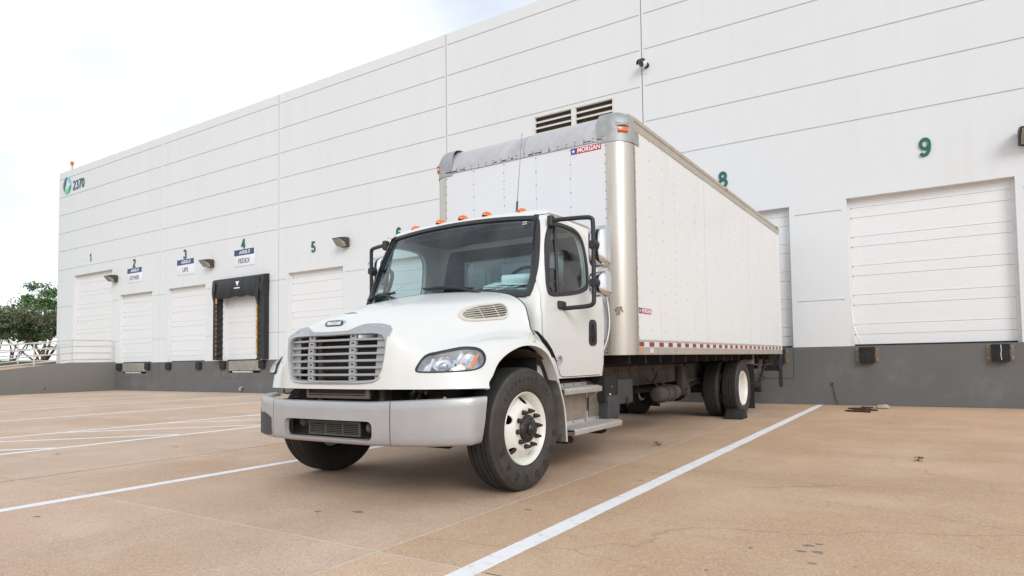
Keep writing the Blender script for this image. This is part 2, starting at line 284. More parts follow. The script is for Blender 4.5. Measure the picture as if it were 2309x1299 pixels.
# ------------------------------------------------------------------ mesh helpers
class MB:
    def __init__(s): s.v = []; s.f = []; s.sm = []
    def add(s, vs, fs, smooth=False):
        o = len(s.v); s.v += [tuple(v) for v in vs]; s.f += [tuple(i+o for i in f) for f in fs]; s.sm += [smooth]*len(fs); return s
    def box(s, x0, x1, y0, y1, z0, z1):
        vs = [(x, y, z) for z in (z0, z1) for y in (y0, y1) for x in (x0, x1)]
        return s.add(vs, [(0,2,3,1),(4,5,7,6),(0,1,5,4),(2,6,7,3),(0,4,6,2),(1,3,7,5)])
    def obox(s, c, ax, ay, az):    # oriented box, half axes
        c, ax, ay, az = map(Vector, (c, ax, ay, az))
        vs = [c+ax*i+ay*j+az*k for k in (-1,1) for j in (-1,1) for i in (-1,1)]
        return s.add(vs, [(0,2,3,1),(4,5,7,6),(0,1,5,4),(2,6,7,3),(0,4,6,2),(1,3,7,5)])
    def cbox(s, x0, x1, y0, y1, z0, z1, r=0.01):   # chamfered box (edges along z and top/bottom)
        p = [(x0+r,y0),(x1-r,y0),(x1,y0+r),(x1,y1-r),(x1-r,y1),(x0+r,y1),(x0,y1-r),(x0,y0+r)]
        q = [(x0+2*r,y0+r),(x1-2*r,y0+r),(x1-r,y0+2*r),(x1-r,y1-2*r),(x1-2*r,y1-r),(x0+2*r,y1-r),(x0+r,y1-2*r),(x0+r,y0+2*r)]
        vs = [(*a, z0) for a in q]+[(*a, z0+r) for a in p]+[(*a, z1-r) for a in p]+[(*a, z1) for a in q]
        fs = [tuple(range(7,-1,-1)), tuple(range(24,32))]
        for k in range(3):
            for i in range(8): fs.append((k*8+i, k*8+(i+1)%8, k*8+8+(i+1)%8, k*8+8+i))
        return s.add(vs, fs)
    def prism(s, pts, e):          # polygon (3D pts) extruded by vector e
        e = Vector(e); n = len(pts); a = [Vector(p) for p in pts]; b = [p+e for p in a]
        return s.add(a+b, [tuple(range(n-1,-1,-1)), tuple(range(n,2*n))]+[(i,(i+1)%n,n+(i+1)%n,n+i) for i in range(n)])
    def tube(s, path, r, n=10, cap=True, closed=False):
        P = [Vector(p) for p in path]; rs = r if isinstance(r, (list, tuple)) else [r]*len(P)
        vs = []; prev = None; m = len(P)
        for i, p in enumerate(P):
            if closed: d = P[(i+1)%m]-P[i-1]
            else: d = (P[min(i+1,m-1)]-P[max(i-1,0)])
            d.normalize()
            if prev is None:
                a = Vector((0,0,1)) if abs(d.z) < .9 else Vector((1,0,0))
                u = d.cross(a).normalized()
            else:
                u = (prev - d*prev.dot(d)).normalized()
            prev = u; w = d.cross(u)
            vs += [p+(u*cos(2*pi*k/n)+w*sin(2*pi*k/n))*rs[i] for k in range(n)]
        fs = []
        for i in range(m if closed else m-1):
            j = (i+1) % m
            for k in range(n): fs.append((i*n+k, i*n+(k+1)%n, j*n+(k+1)%n, j*n+k))
        s.add(vs, fs, True)
        if cap and not closed:
            o = len(s.v)-m*n
            s.f += [tuple(o+k for k in range(n-1,-1,-1)), tuple(o+(m-1)*n+k for k in range(n))]; s.sm += [False, False]
        return s
    def cyl(s, a, b, r, n=16, r2=None): return s.tube([a, b], [r, r if r2 is None else r2], n)
    def lathe(s, prof, c, axis, n=48, smooth=True, close=False):   # prof [(r, h)] about axis through c
        c = Vector(c); ax = Vector(axis).normalized()
        a = Vector((0,0,1)) if abs(ax.z) < .9 else Vector((0,1,0))
        u = ax.cross(a).normalized(); w = ax.cross(u)
        vs = [c+ax*h+(u*cos(2*pi*k/n)+w*sin(2*pi*k/n))*r for (r, h) in prof for k in range(n)]
        fs = []
        m = len(prof)
        for i in range(m if close else m-1):
            j = (i+1) % m
            for k in range(n): fs.append((i*n+k, i*n+(k+1)%n, j*n+(k+1)%n, j*n+k))
        return s.add(vs, fs, smooth)
    def grid(s, G, smooth=True, closeu=False, flip=False):   # G[i][j] points
        n, m = len(G), len(G[0]); vs = [p for r in G for p in r]; fs = []
        for i in range(n-1):
            for j in range(m if closeu else m-1):
                q = (i*m+j, i*m+(j+1)%m, (i+1)*m+(j+1)%m, (i+1)*m+j)
                fs.append(q[::-1] if flip else q)
        return s.add(vs, fs, smooth)
    def ball(s, c, r, n=12, sc=(1,1,1)):
        G = [[(c[0]+r*sc[0]*sin(pi*i/n)*cos(2*pi*j/(2*n)), c[1]+r*sc[1]*sin(pi*i/n)*sin(2*pi*j/(2*n)), c[2]+r*sc[2]*cos(pi*i/n)) for j in range(2*n)] for i in range(n+1)]
        return s.grid(G, True, True)
    def mesh(s, name):
        me = bpy.data.meshes.new(name); me.from_pydata([tuple(v) for v in s.v], [], s.f)
        me.polygons.foreach_set('use_smooth', s.sm); me.update(); return me

WL = {}     # world location of each object (parents have no rotation)
def link(me, name, m, parent=None, origin=None, sharp=35, bevel=0.0, seg=2, normals=True):
    if normals:
        bm = bmesh.new(); bm.from_mesh(me)
        bmesh.ops.remove_doubles(bm, verts=bm.verts, dist=1e-5)
        bmesh.ops.recalc_face_normals(bm, faces=bm.faces)
        bm.to_mesh(me); bm.free()
    if bevel:
        bm = bmesh.new(); bm.from_mesh(me)
        ed = [e for e in bm.edges if len(e.link_faces) == 2 and e.calc_face_angle(0) > radians(30)]
        bmesh.ops.bevel(bm, geom=ed, offset=bevel, segments=seg, profile=0.6, affect='EDGES', clamp_overlap=True)
        for f in bm.faces: f.smooth = True
        bm.to_mesh(me); bm.free()
    if any(p.use_smooth for p in me.polygons):
        me.set_sharp_from_angle(angle=radians(sharp))
    xs = [v.co for v in me.vertices]
    if origin is None:
        mn = [min(c[i] for c in xs) for i in range(3)]; mxx = [max(c[i] for c in xs) for i in range(3)]
        origin = Vector([(a+b)/2 for a, b in zip(mn, mxx)])
    origin = Vector(origin)
    me.transform(Matrix.Translation(-origin))
    o = bpy.data.objects.new(name, me)
    if m is not None and not me.materials: me.materials.append(m)
    COL.objects.link(o)
    pw = WL[parent.name] if parent else Vector((0,0,0))
    o.parent = parent; o.location = origin-pw; WL[o.name] = origin
    return o
def obj(name, mb, m, parent=None, **k):
    return link(mb.mesh(name), name, m, parent, **k)
def tag(o, label=None, cat=None, group=None, kind=None):
    if label: o['label'] = label
    if cat: o['category'] = cat
    if group: o['group'] = group
    if kind: o['kind'] = kind
    return o
def thing(name, label, cat, loc, group=None, kind=None):
    o = bpy.data.objects.new(name, None); COL.objects.link(o); o.location = loc; o.empty_display_size = 0.3
    WL[o.name] = Vector(loc); return tag(o, label, cat, group, kind)
def copy_to(src, parent, dloc, name=None):
    o = src.copy(); COL.objects.link(o); o.parent = parent
    pw = WL[parent.name] if parent else Vector((0,0,0))
    w = WL[src.name]+Vector(dloc); o.location = w-pw; WL[o.name] = w
    return o
def copy_tree(root, d, label=None):
    kids = [c for c in root.children]
    r = copy_to(root, None, d)
    if label: r['label'] = label
    for c in kids:
        cc = copy_to(c, r, d)
        for g in list(c.children): copy_to(g, cc, d)
    return r
def evaluated(me, mods):       # run boolean modifiers on a mesh: mods = [(op, cutter mesh)]
    o = bpy.data.objects.new('tmp', me); COL.objects.link(o); cs = []
    for op, cm in mods:
        c = bpy.data.objects.new('tmpc', cm); COL.objects.link(c); cs.append(c)
        md = o.modifiers.new('b', 'BOOLEAN'); md.operation = op; md.object = c; md.solver = 'MANIFOLD'
    bpy.context.view_layer.update()
    dg = bpy.context.evaluated_depsgraph_get()
    r = bpy.data.meshes.new_from_object(o.evaluated_get(dg))
    for c in cs: bpy.data.objects.remove(c)
    bpy.data.objects.remove(o)
    r.materials.clear()
    return r
def closed(mb):
    me = mb.mesh('c'); bm = bmesh.new(); bm.from_mesh(me)
    bmesh.ops.remove_doubles(bm, verts=bm.verts, dist=1e-5); bmesh.ops.recalc_face_normals(bm, faces=bm.faces)
    bm.to_mesh(me); bm.free(); return me
def text_mesh(s, size, bold=0.0, depth=0.01, align='CENTER', shear=0.0, sx=1.0, res=3):
    cu = bpy.data.curves.new('t', 'FONT'); cu.body = s; cu.size = size; cu.offset = bold; cu.extrude = depth/2
    cu.align_x = align; cu.align_y = 'CENTER'; cu.shear = shear; cu.resolution_u = res
    o = bpy.data.objects.new('t', cu); COL.objects.link(o); bpy.context.view_layer.update()
    me = bpy.data.meshes.new_from_object(o.evaluated_get(bpy.context.evaluated_depsgraph_get()))
    bpy.data.objects.remove(o); bpy.data.curves.remove(cu)
    if sx != 1: me.transform(Matrix.Diagonal((sx, 1, 1, 1)))
    return me
def text(name, s, size, pos, xdir, zdir, m, parent=None, **k):   # text laid with its baseline along xdir and its up along zdir
    me = text_mesh(s, size, **k)
    xd, zd = Vector(xdir).normalized(), Vector(zdir).normalized(); nd = xd.cross(zd)
    R = Matrix((xd, zd, nd)).transposed().to_4x4()
    me.transform(Matrix.Translation(Vector(pos)) @ R)
    me.materials.clear()
    return link(me, name, m, parent, normals=False)
def rrect(x0, x1, z0, z1, r, n=6):
    p = []
    for cx, cz, a in ((x1-r, z1-r, 0), (x0+r, z1-r, 90), (x0+r, z0+r, 180), (x1-r, z0+r, 270)):
        for i in range(n+1):
            t = radians(a+90*i/n); p.append((cx+r*cos(t), cz+r*sin(t)))
    return p
def smooth_poly(pts, k=4, closed_=True):   # Catmull-Rom through 2D/3D points
    P = [Vector(p) for p in pts]; n = len(P); o = []
    for i in range(n if closed_ else n-1):
        if closed_: a, b, c, d = P[i-1], P[i], P[(i+1)%n], P[(i+2)%n]
        else: a, b, c, d = P[max(i-1,0)], P[i], P[i+1], P[min(i+2,n-1)]
        for j in range(k):
            t = j/k
            o.append(0.5*((2*b)+(c-a)*t+(2*a-5*b+4*c-d)*t*t+(3*b-a-3*c+d)*t**3))
    if not closed_: o.append(P[-1])
    return o

# ================================================================== GROUND
yard = obj('ground', MB().add([(-700,-700,-0.03),(700,-700,-0.03),(700,700,-0.03),(-700,700,-0.03)], [(0,1,2,3)]), M['concrete'], origin=(0,0,0), normals=False)
tag(yard, 'tan concrete truck yard reaching away from the warehouse', kind='structure')
XJ = [-31.9, -7.57, -2.80, 14.0]; YJ = [-30.0, -11.57, -0.003]
for i in range(3):
    for j in range(2):
        g = 0.005
        o = obj('concrete_slab', MB().box(XJ[i]+g, XJ[i+1]-g, YJ[j]+g, YJ[j+1]-g, -0.028, 0.0), M[[['c_fm','c_bl'],['c_fm','c_bm'],['c_fr','c_br']][i][j]], yard)
o = obj('concrete_slab', MB().box(-60, -31.91, -30, -11.575, -0.028, 0.0), M['concrete2'], yard)
def strip(name, pts, w, z, m, wob=0.0, parent=None, step=0.5):   # painted strip along a polyline
    P = [Vector((p[0], p[1], 0)) for p in pts]; L = []; R = []
    for a, b in zip(P[:-1], P[1:]):
        d = (b-a); n = max(1, int(d.length/step)); d.normalize(); nn = Vector((-d.y, d.x, 0))
        for k in range(n+1):
            c = a+(b-a)*(k/n)
            L.append(c+nn*(w/2+random.uniform(-wob, wob))); R.append(c-nn*(w/2+random.uniform(-wob, wob)))
    vs = [(p.x, p.y, z) for p in L]+[(p.x, p.y, z) for p in R]; n = len(L)
    mb = MB().add(vs, [(i, i+1, n+i+1, n+i) for i in range(n-1)])
    return obj(name, mb, m, parent)
strip('joint_filler', [(-2.80,-0.02),(-2.80,-25)], 0.013, 0.0006, M['filler'], 0.0015, yard, 0.12)
strip('joint_filler', [(-7.57,-11.57),(-2.1,-11.57)], 0.013, 0.0008, M['filler'], 0.002, yard, 0.12)
strip('joint_filler', [(-7.57,-0.02),(-7.57,-25)], 0.014, 0.0006, M['jointdark'], 0.002, yard, 0.12)
strip('joint_filler', [(-2.05,-11.57),(6,-11.57)], 0.008, 0.0006, M['jointdark'], 0.002, yard, 0.12)
for i, x in enumerate([1.78, -2.141, -6.085, -9.977, -12.3, -16.2, -19.98, -23.74, -27.7]):
    strip('parking_line', [(x, -0.12 if x != -2.141 else -0.02), (x+0.0, -24)], 0.130, 0.0012, M['linepaint'], 0.0035, yard, 0.35)
for k in range(-4, 9):
    y0 = -15.6+1.55*k
    a, b = (-12.22, y0), (-10.05, y0+2.15)
    if b[1] > -0.5: break
    strip('parking_line', [a, b], 0.118, 0.0022, M['linepaint'], 0.003, yard, 0.35)
# oil spots and scuffs lying on the slabs
M['oil'] = mat('oil_stain', (0.25, 0.20, 0.175), 0.75, nscale=30, namt=0.3)
random.seed(5)
OS = MB()
def blot(mb, x, y, r, ex=1.0):
    n = 11; vs = [(x, y, 0.0009)]
    for k in range(n):
        a = 2*pi*k/n; rr = r*random.uniform(0.6, 1.15); vs.append((x+cos(a)*rr*ex, y+sin(a)*rr, 0.0009))
    mb.add(vs, [(0, 1+k, 1+(k+1) % n) for k in range(n)])
for (x, y) in [(-0.75,-10.4),(-0.66,-10.35),(-0.62,-10.5),(-0.8,-10.52),(-0.7,-10.7),(-0.5,-10.9),(-0.44,-10.86),(-0.52,-11.0),(-0.86,-11.25),(-0.82,-11.3),(-0.80,-11.22),(-0.52,-11.42),(-0.47,-11.47),(-0.42,-11.5),(-0.36,-11.5),(-0.27,-11.58),(-0.7,-11.78)]:
    blot(OS, x+random.uniform(-.05,.05), y, random.uniform(0.010, 0.026), 1.5)
for _ in range(26): blot(OS, random.uniform(-1.2, 0.2), random.uniform(-11.9, -9.8), random.uniform(0.004, 0.012), 1.3)
tag(obj('oil_spots', OS, M['oil']), 'small dark oil drips scattered on the tan concrete', kind='stuff')
SC = MB(); random.seed(9)
for (x, y, r) in [(-3.62,-10.98,.03),(-3.9,-11.1,.018),(-2.58,-10.4,.02),(-7.9,-11.9,.02),(-6.4,-12.4,.015),(-5.6,-12.1,.02),(-9.3,-10.6,.03),(-8.6,-9.6,.03),(-7.2,-12.6,.02),(-8.2,-12.4,.025),(-2.3,-9.1,.02),(-1.8,-7.8,.015)]:
    blot(SC, x, y, r, 2.0)
tag(obj('scuff_marks', SC, M['oil']), 'small dark scuffs and flecks on the concrete around the truck', kind='stuff')

# ================================================================== WAREHOUSE
ZT = 10.87; DK = 1.219
GZ = [10.52, 9.58, 8.68, 7.755, 6.858, 5.91]; PZ = [4.064, 2.187]
BAYS = [(-37.90,-28.226), (-28.226,-20.276), (-20.276,-12.348), (-12.348,-6.031), (-6.031,1.95), (1.95,14.0)]
DOORS = {1:(-36.12,-32.36,5.53), 2:(-31.62,-28.87,4.28), 3:(-27.60,-24.89,4.28), 4:(-23.66,-21.30,4.05), 5:(-19.74,-16.89,4.28),
         6:(-15.72,-12.90,4.28), 7:(-9.53,-6.67,4.28), 8:(-5.51,-2.655,4.28), 9:(-1.51,1.36,4.30), 10:(2.6,5.45,4.30)}
wh = thing('warehouse', 'long white tilt-up concrete warehouse with grey base and numbered dock doors', 'warehouse', (-18, 0, 0))
def depth_grid(mb, xs, zs, dfun):
    xs = sorted(set(round(x, 4) for x in xs)); zs = sorted(set(round(z, 4) for z in zs))
    nx, nz_ = len(xs)-1, len(zs)-1
    D = [[dfun((xs[i]+xs[i+1])/2, (zs[j]+zs[j+1])/2) for j in range(nz_)] for i in range(nx)]
    def val(d): return abs(d)
    for i in range(nx):
        for j in range(nz_):
            d = D[i][j]
            if d >= 0: mb.add([(xs[i],d,zs[j]),(xs[i+1],d,zs[j]),(xs[i+1],d,zs[j+1]),(xs[i],d,zs[j+1])], [(0,1,2,3)])
            if i+1 < nx and val(D[i+1][j]) != val(d):
                a, b = val(d), val(D[i+1][j]); x = xs[i+1]
                mb.add([(x,a,zs[j]),(x,b,zs[j]),(x,b,zs[j+1]),(x,a,zs[j+1])], [(0,1,2,3)])
            if j+1 < nz_ and val(D[i][j+1]) != val(d):
                a, b = val(d), val(D[i][j+1]); z = zs[j+1]
                mb.add([(xs[i],a,z),(xs[i+1],a,z),(xs[i+1],b,z),(xs[i],b,z)], [(0,1,2,3)])
    return mb
GW = 0.034; LOUV = (-9.265, -6.79, 6.72, 7.69)
for bi, (xa, xb) in enumerate(BAYS):
    xa2 = xa+(0.012 if bi else 0); xb2 = xb-0.012
    ds = [d for d in DOORS.values() if d[0] > xa-.01 and d[1] < xb+.01]
    lo = LOUV if xa < LOUV[0] < xb else None
    xs = [xa2, xb2, xa2+0.05, xb2-0.05]+[v for d in ds for v in (d[0], d[1], d[0]-0.11, d[1]+0.11)]
    zs = [DK, ZT]+[z+s*GW/2 for z in GZ+PZ for s in (-1, 1)]+[d[2] for d in ds]
    if lo: xs += [lo[0], lo[1]]; zs += [lo[2], lo[3]]
    def df(x, z, ds=ds, lo=lo, xa2=xa2, xb2=xb2):
        for d in ds:
            if d[0] < x < d[1] and z < d[2]: return -0.19
        if lo and lo[0] < x < lo[1] and lo[2] < z < lo[3]: return -0.16
        for g in GZ:
            if abs(z-g) < GW/2 and xa2+0.05 < x < xb2-0.05: return 0.02
        for g in PZ:
            if abs(z-g) < GW/2 and not any(d[0]-0.11 < x < d[1]+0.11 for d in ds): return 0.02
        return 0.0
    mb = depth_grid(MB(), xs, zs, df)
    mb.add([(xa2,0,ZT),(xb2,0,ZT),(xb2,0.2,ZT),(xa2,0.2,ZT)], [(0,1,2,3)])
    for x in (xa2, xb2): mb.add([(x,0,DK),(x,0.2,DK),(x,0.2,ZT),(x,0,ZT)], [(0,1,2,3)])
    obj('wall_panel', mb, M['wall'], wh, normals=False)
for x, mm in ((-28.226,'groove'), (-20.276,'sealant'), (-12.348,'sealant'), (-6.031,'sealant'), (1.95,'sealant')):
    obj('joint_seal', MB().box(x-0.014, x+0.014, 0.010, 0.03, 0.0, ZT-0.002), M[mm], wh)
# grey base with pits
PITS = {2:(-31.80,-28.87), 4:(-23.77,-20.90), 7:(-9.6,-6.6), 8:(-5.56,-2.66)}
for bi, (xa, xb) in enumerate(BAYS):
    xa2 = xa+(0.012 if bi else 0); xb2 = xb-0.012
    ps = [p for p in PITS.values() if xa < (p[0]+p[1])/2 < xb]
    xs = [xa2, xb2]; zs = [-0.02, DK]
    for p in ps:
        xs += [p[0], p[0]+0.02, p[1]-0.02, p[1], p[0]+0.42, p[1]-0.42]; zs += [0.54, 0.56, 0.74, 1.10]
    def df(x, z, ps=ps):
        for p in ps:
            if p[0] < x < p[1] and 0.54 < z:
                if p[0]+0.42 < x < p[1]-0.42 and z > 0.74: return 0.5
                if x < p[0]+0.02 or x > p[1]-0.02 or z < 0.56: return 0.012
        return 0.0
    mb = depth_grid(MB(), xs, zs, df)
    for d in [d for k, d in DOORS.items() if d[0] > xa-.01 and d[1] < xb+.01]:   # sill behind the door edge
        mb.add([(d[0],0.0,DK),(d[1],0.0,DK),(d[1],0.4,DK),(d[0],0.4,DK)], [(0,1,2,3)])
    obj('foundation_wall', mb, M['wallgrey'], wh, normals=False)
obj('side_wall', MB().add([(-37.9,0,-.02),(-37.9,60,-.02),(-37.9,60,ZT),(-37.9,0,ZT)], [(3,2,1,0)]).add([(14,0,-.02),(14,60,-.02),(14,60,ZT),(14,0,ZT)], [(0,1,2,3)])
    .add([(-37.9,60,-.02),(14,60,-.02),(14,60,ZT),(-37.9,60,ZT)], [(0,1,2,3)]), M['wall'], wh, normals=False)
obj('roof', MB().add([(-37.9,0.2,ZT-0.3),(14,0.2,ZT-0.3),(14,60,ZT-0.3),(-37.9,60,ZT-0.3)], [(0,1,2,3)]).box(-37.9, 14, 0.195, 0.2, ZT-0.3, ZT-.001), M['jamb'], wh)
# sectional doors
SEC = [1.222, 1.46, 2.07, 2.68, 3.29, 3.90, 4.51, 5.12, 5.73]
for k, (xa, xb, zt) in DOORS.items():
    fr = MB()
    fr.box(xa, xa+0.05, 0.135, 0.19, DK+.001, zt).box(xb-0.05, xb, 0.135, 0.19, DK+.001, zt).box(xa+.05, xb-.05, 0.150, 0.19, zt-0.05, zt)
    dd = obj('dock_door', fr, M['jamb'], wh, origin=((xa+xb)/2, 0.16, DK))
    zz = [z for z in SEC if z < zt-0.06]+[zt-0.04]
    for z0, z1 in zip(zz[:-1], zz[1:]):
        # pressed steel section: flat panel with fine horizontal ribs and one deeper rib
        prof = [(0.183, z0), (0.165, z0+0.006)]
        rib = z0+0.205 if z0 > 1.4 else None
        z = z0+0.05
        while z < z1-0.03:
            if rib and abs(z-rib) < 0.026:
                prof += [(0.165, rib-0.018), (0.179, rib-0.011), (0.179, rib+0.003), (0.163, rib+0.012)]; z = rib+0.05; rib = None; continue
            prof += [(0.165, z), (0.1676, z+0.004), (0.165, z+0.008)]; z += 0.05
        prof += [(0.165, z1-0.007), (0.183, z1)]
        mb = MB()
        G = [[(xa+0.05, y, z), (xb-0.05, y, z)] for y, z in prof]
        mb.grid(G, False)
        obj('door_section', mb, M['door'], dd, normals=False)
    if 1 < k: obj('door_seal', MB().box(xa+.05, xb-.05, 0.150, 0.164, DK+.002, DK+0.035), M['rubber'], dd)
    if k != 4:   # edge guides with small roller brackets
        mb = MB()
        for z in SEC[1:6]: mb.box(xa+0.052, xa+0.068, 0.150, 0.163, z-0.014, z+0.014).box(xa+0.052, xa+0.068, 0.150, 0.163, z+0.19, z+0.212)
        obj('hinge', mb, M['galv'], dd)
# peeled weather strip on door 9
obj('weather_strip', MB().tube([(-1.495,0.12,2.25),(-1.485,0.07,1.9),(-1.45,0.02,1.6),(-1.38,0.0,1.4),(-1.30,0.0,1.26)], [0.006,0.014,0.016,0.016,0.012], 6), M['white'], wh)
# levelers
for k, (a, b) in PITS.items():
    lv = obj('dock_leveler', MB().box(a+0.45, b-0.45, 0.02, 0.06, 0.83, DK-0.002).box(a+.45, b-.45, 0.06, 0.6, DK-.03, DK-.002), M['galv'], wh)
    obj('leveler_lip', MB().box(a+0.75, b-0.95, -0.02, 0.03, 0.765, 0.81).box(a+0.75, b-0.95, 0.03, 0.06, 0.74, 0.80), M['rail'], lv)
    obj('pit_gap', MB().box(a+0.43, b-0.43, 0.10, 0.12, 0.745, 0.84), M['dark'], lv)
# louvre
lv = obj('wall_louver', MB().box(-9.265,-9.20,-0.012,0.06,6.72,7.69).box(-6.855,-6.79,-0.012,0.06,6.72,7.69).box(-8.06,-7.93,-0.012,0.06,6.72,7.69)
         .box(-9.20,-8.06,-0.012,0.06,7.645,7.69).box(-7.93,-6.855,-0.012,0.06,7.645,7.69).box(-9.20,-8.06,-0.012,0.06,6.72,6.765).box(-7.93,-6.855,-0.012,0.06,6.72,6.765), M['louver'], wh)
obj('louver_screen', MB().add([(-9.26,0.159,6.72),(-6.80,0.159,6.72),(-6.80,0.159,7.69),(-9.26,0.159,7.69)], [(0,1,2,3)]), M['louverback'], lv)
for (a, b) in ((-9.20,-8.06), (-7.93,-6.855)):
    for i in range(6):
        z = 7.53-0.158*i
        obj('blade', MB().prism([(a,0.0,z-0.055),(a,0.006,z-0.062),(a,0.12,z+0.035),(a,0.115,z+0.045),(a,0.0,z-0.028)], (b-a,0,0)), M['louver'], lv)

# ---- things on the wall
def ell(cx, cz, rx, rz, a0, a1, n=20): return [(cx+rx*cos(radians(a0+(a1-a0)*k/n)), cz+rz*sin(radians(a0+(a1-a0)*k/n))) for k in range(n+1)]
GLY = {'0':[ell(.30,.5,.22,.43,0,360,32)], '1':[[(.12,.74),(.22,.80),(.32,.93),(.32,.0)]],
 '2':[ell(.29,.71,.21,.22,165,-35,14)+[(.36,.44),(.16,.22),(.09,.07),(.53,.07)]],
 '3':[ell(.28,.71,.19,.22,160,-75,14), ell(.28,.285,.225,.225,80,-160,18)],
 '4':[[(.42,.98),(.07,.30),(.60,.30)],[(.42,.96),(.42,.0)]], '5':[[(.50,.93),(.16,.93),(.11,.52)]+ell(.28,.31,.22,.25,130,-155,16)],
 '6':[ell(.29,.30,.20,.235,0,360,28), [(.50,.80)]+ell(.31,.62,.20,.31,55,180,10)+[(.095,.45),(.09,.31)]],
 '7':[[(.06,.93),(.54,.93),(.40,.66),(.28,.36),(.22,.0)]], '8':[ell(.29,.725,.175,.205,0,360,26), ell(.29,.285,.215,.225,0,360,28)],
 '9':[ell(.29,.67,.20,.255,0,360,28), [(.49,.67),(.495,.52),(.47,.30),(.38,.12),(.27,.065),(.15,.09),(.09,.19)]]}
def glyph(mb, ch, x, z, size, wt, depth, y0=0.0, sx=1.0):
    for gi_, P in enumerate(GLY[ch]):
        P = [Vector((p[0]*sx, p[1])) for p in P]; cl = (P[0]-P[-1]).length < 1e-4; P = P[:-1] if cl else P; n = len(P); L = []
        for i in range(n):
            a = P[i-1] if (i or cl) else P[i]; b = P[(i+1) % n] if (i < n-1 or cl) else P[i]
            t1 = (P[i]-a).normalized() if (P[i]-a).length > 0 else (b-P[i]).normalized(); t2 = (b-P[i]).normalized() if (b-P[i]).length > 0 else t1
            t = (t1+t2).normalized(); m_ = wt/2/max(.55, t.dot(t1)); nn = Vector((-t.y, t.x)); L.append((P[i]+nn*m_, P[i]-nn*m_))
        w_ = -0.30*sx; d = depth+gi_*.0015
        row = lambda y: [(x+(q.x+w_)*size, y, z+(q.y-.5)*size) for ab in L for q in ab]
        vs = row(y0)+row(y0-d); N_ = 2*n; fs = []
        for i in range(n if cl else n-1):
            j = (i+1) % n
            fs += [(N_+2*i, N_+2*i+1, N_+2*j+1, N_+2*j), (2*i, N_+2*i, N_+2*j, 2*j), (2*i+1, 2*j+1, N_+2*j+1, N_+2*i+1)]
        if not cl: fs += [(0, 1, N_+1, N_), (N_-2, N_+N_-2, N_+N_-1, N_-1)]
        mb.add(vs, fs)
    return mb
NUMX = {1:-34.41, 2:-30.38, 3:-26.34, 4:-22.38, 5:-18.36, 6:-14.32, 7:-8.10, 8:-4.08, 9:-0.05}
NUMZ = {1:6.25, 2:5.61, 3:5.61, 4:5.61, 5:5.06, 6:5.06, 7:5.10, 8:5.10, 9:5.10}
for k, x in NUMX.items():
    o = obj('door_number', glyph(MB(), str(k), x, NUMZ[k]+.01, 0.37, 0.155 if k != 1 else .12, 0.03, sx=1.0), M['green'])
    extra = {1:'high on the wall above the tall ramp door', 2:'above the sign reading OTHER', 3:'above the sign reading UPS', 4:'above the sign reading FEDEX',
             5:'on the wall left of the truck cab', 6:'peeping over the truck cab roof', 7:'on the wall behind the truck box', 8:'half hidden by the rear of the truck box roof',
             9:'above the wide door at the right'}[k]
    tag(o, 'dark green numeral %d %s' % (k, extra), 'number', 'door numbers on the wall')
for k, (x, word) in {2:(-30.34,'OTHER'), 3:(-26.30,'UPS'), 4:(-22.32,'FEDEX')}.items():
    sg = thing('door_sign', 'white and navy plate reading AIRBUS %s below green number %d' % (word, k), 'sign', (x, -0.01, 5.09), 'carrier signs above the dock doors')
    w = 0.62
    obj('sign_plate', MB().box(x-w, x+w, -0.018, -0.001, 4.77, 5.41), M['signwhite'], sg, bevel=0.003)
    obj('sign_band', MB().box(x-w+.004, x+w-.004, -0.022, -0.0185, 5.18, 5.405), M['signblue'], sg)
    text('sign_lettering', 'AIRBUS', 0.185, (x+0.03, -0.0245, 5.287), (1,0,0), (0,0,1), M['decalwhite'], sg, bold=0.0015, depth=0.004, shear=0.2, sx=1.15)
    text('sign_lettering', word, 0.26, (x, -0.0205, 4.96), (1,0,0), (0,0,1), M['signtext'], sg, bold=0.002, depth=0.004, sx=0.95)
lg = thing('company_logo', 'round leaf logo in teal, blue and green at the top left wall corner', 'logo', (-36.98, -0.01, 10.1))
def seg(a0, a1, r0, r1, cx=-36.98, cz=10.12, n=14, sx=0.95):
    P = [];
    for i in range(n+1):
        t = i/n; a = radians(a0+(a1-a0)*t); P.append((cx+sx*r1*cos(a), -0.03, cz+r1*sin(a)))
    for i in range(n, -1, -1):
        t = i/n; a = radians(a0+(a1-a0)*t); rr = r0+(r1-r0)*0.9*abs(2*t-1)**2.2; P.append((cx+sx*rr*cos(a), -0.03, cz+rr*sin(a)))
    return MB().prism(P, (0,0.025,0))
obj('leaf', seg(95, 215, 0.20, 0.43), M['teal'], lg); obj('leaf', seg(5, 88, 0.22, 0.43), M['sky'], lg)
obj('leaf', seg(-75, 0, 0.20, 0.42), M['teal2'], lg); obj('leaf', seg(222, 278, 0.14, 0.43), M['lime'], lg)
bn_ = MB()
for i_, c_ in enumerate('2370'): glyph(bn_, c_, -36.22+.30*i_, 10.02, 0.47, 0.125, 0.03, sx=.95)
tag(obj('building_number', bn_, M['slate']),
    'street number 2370 in dark slate numerals beside the round logo', 'number')
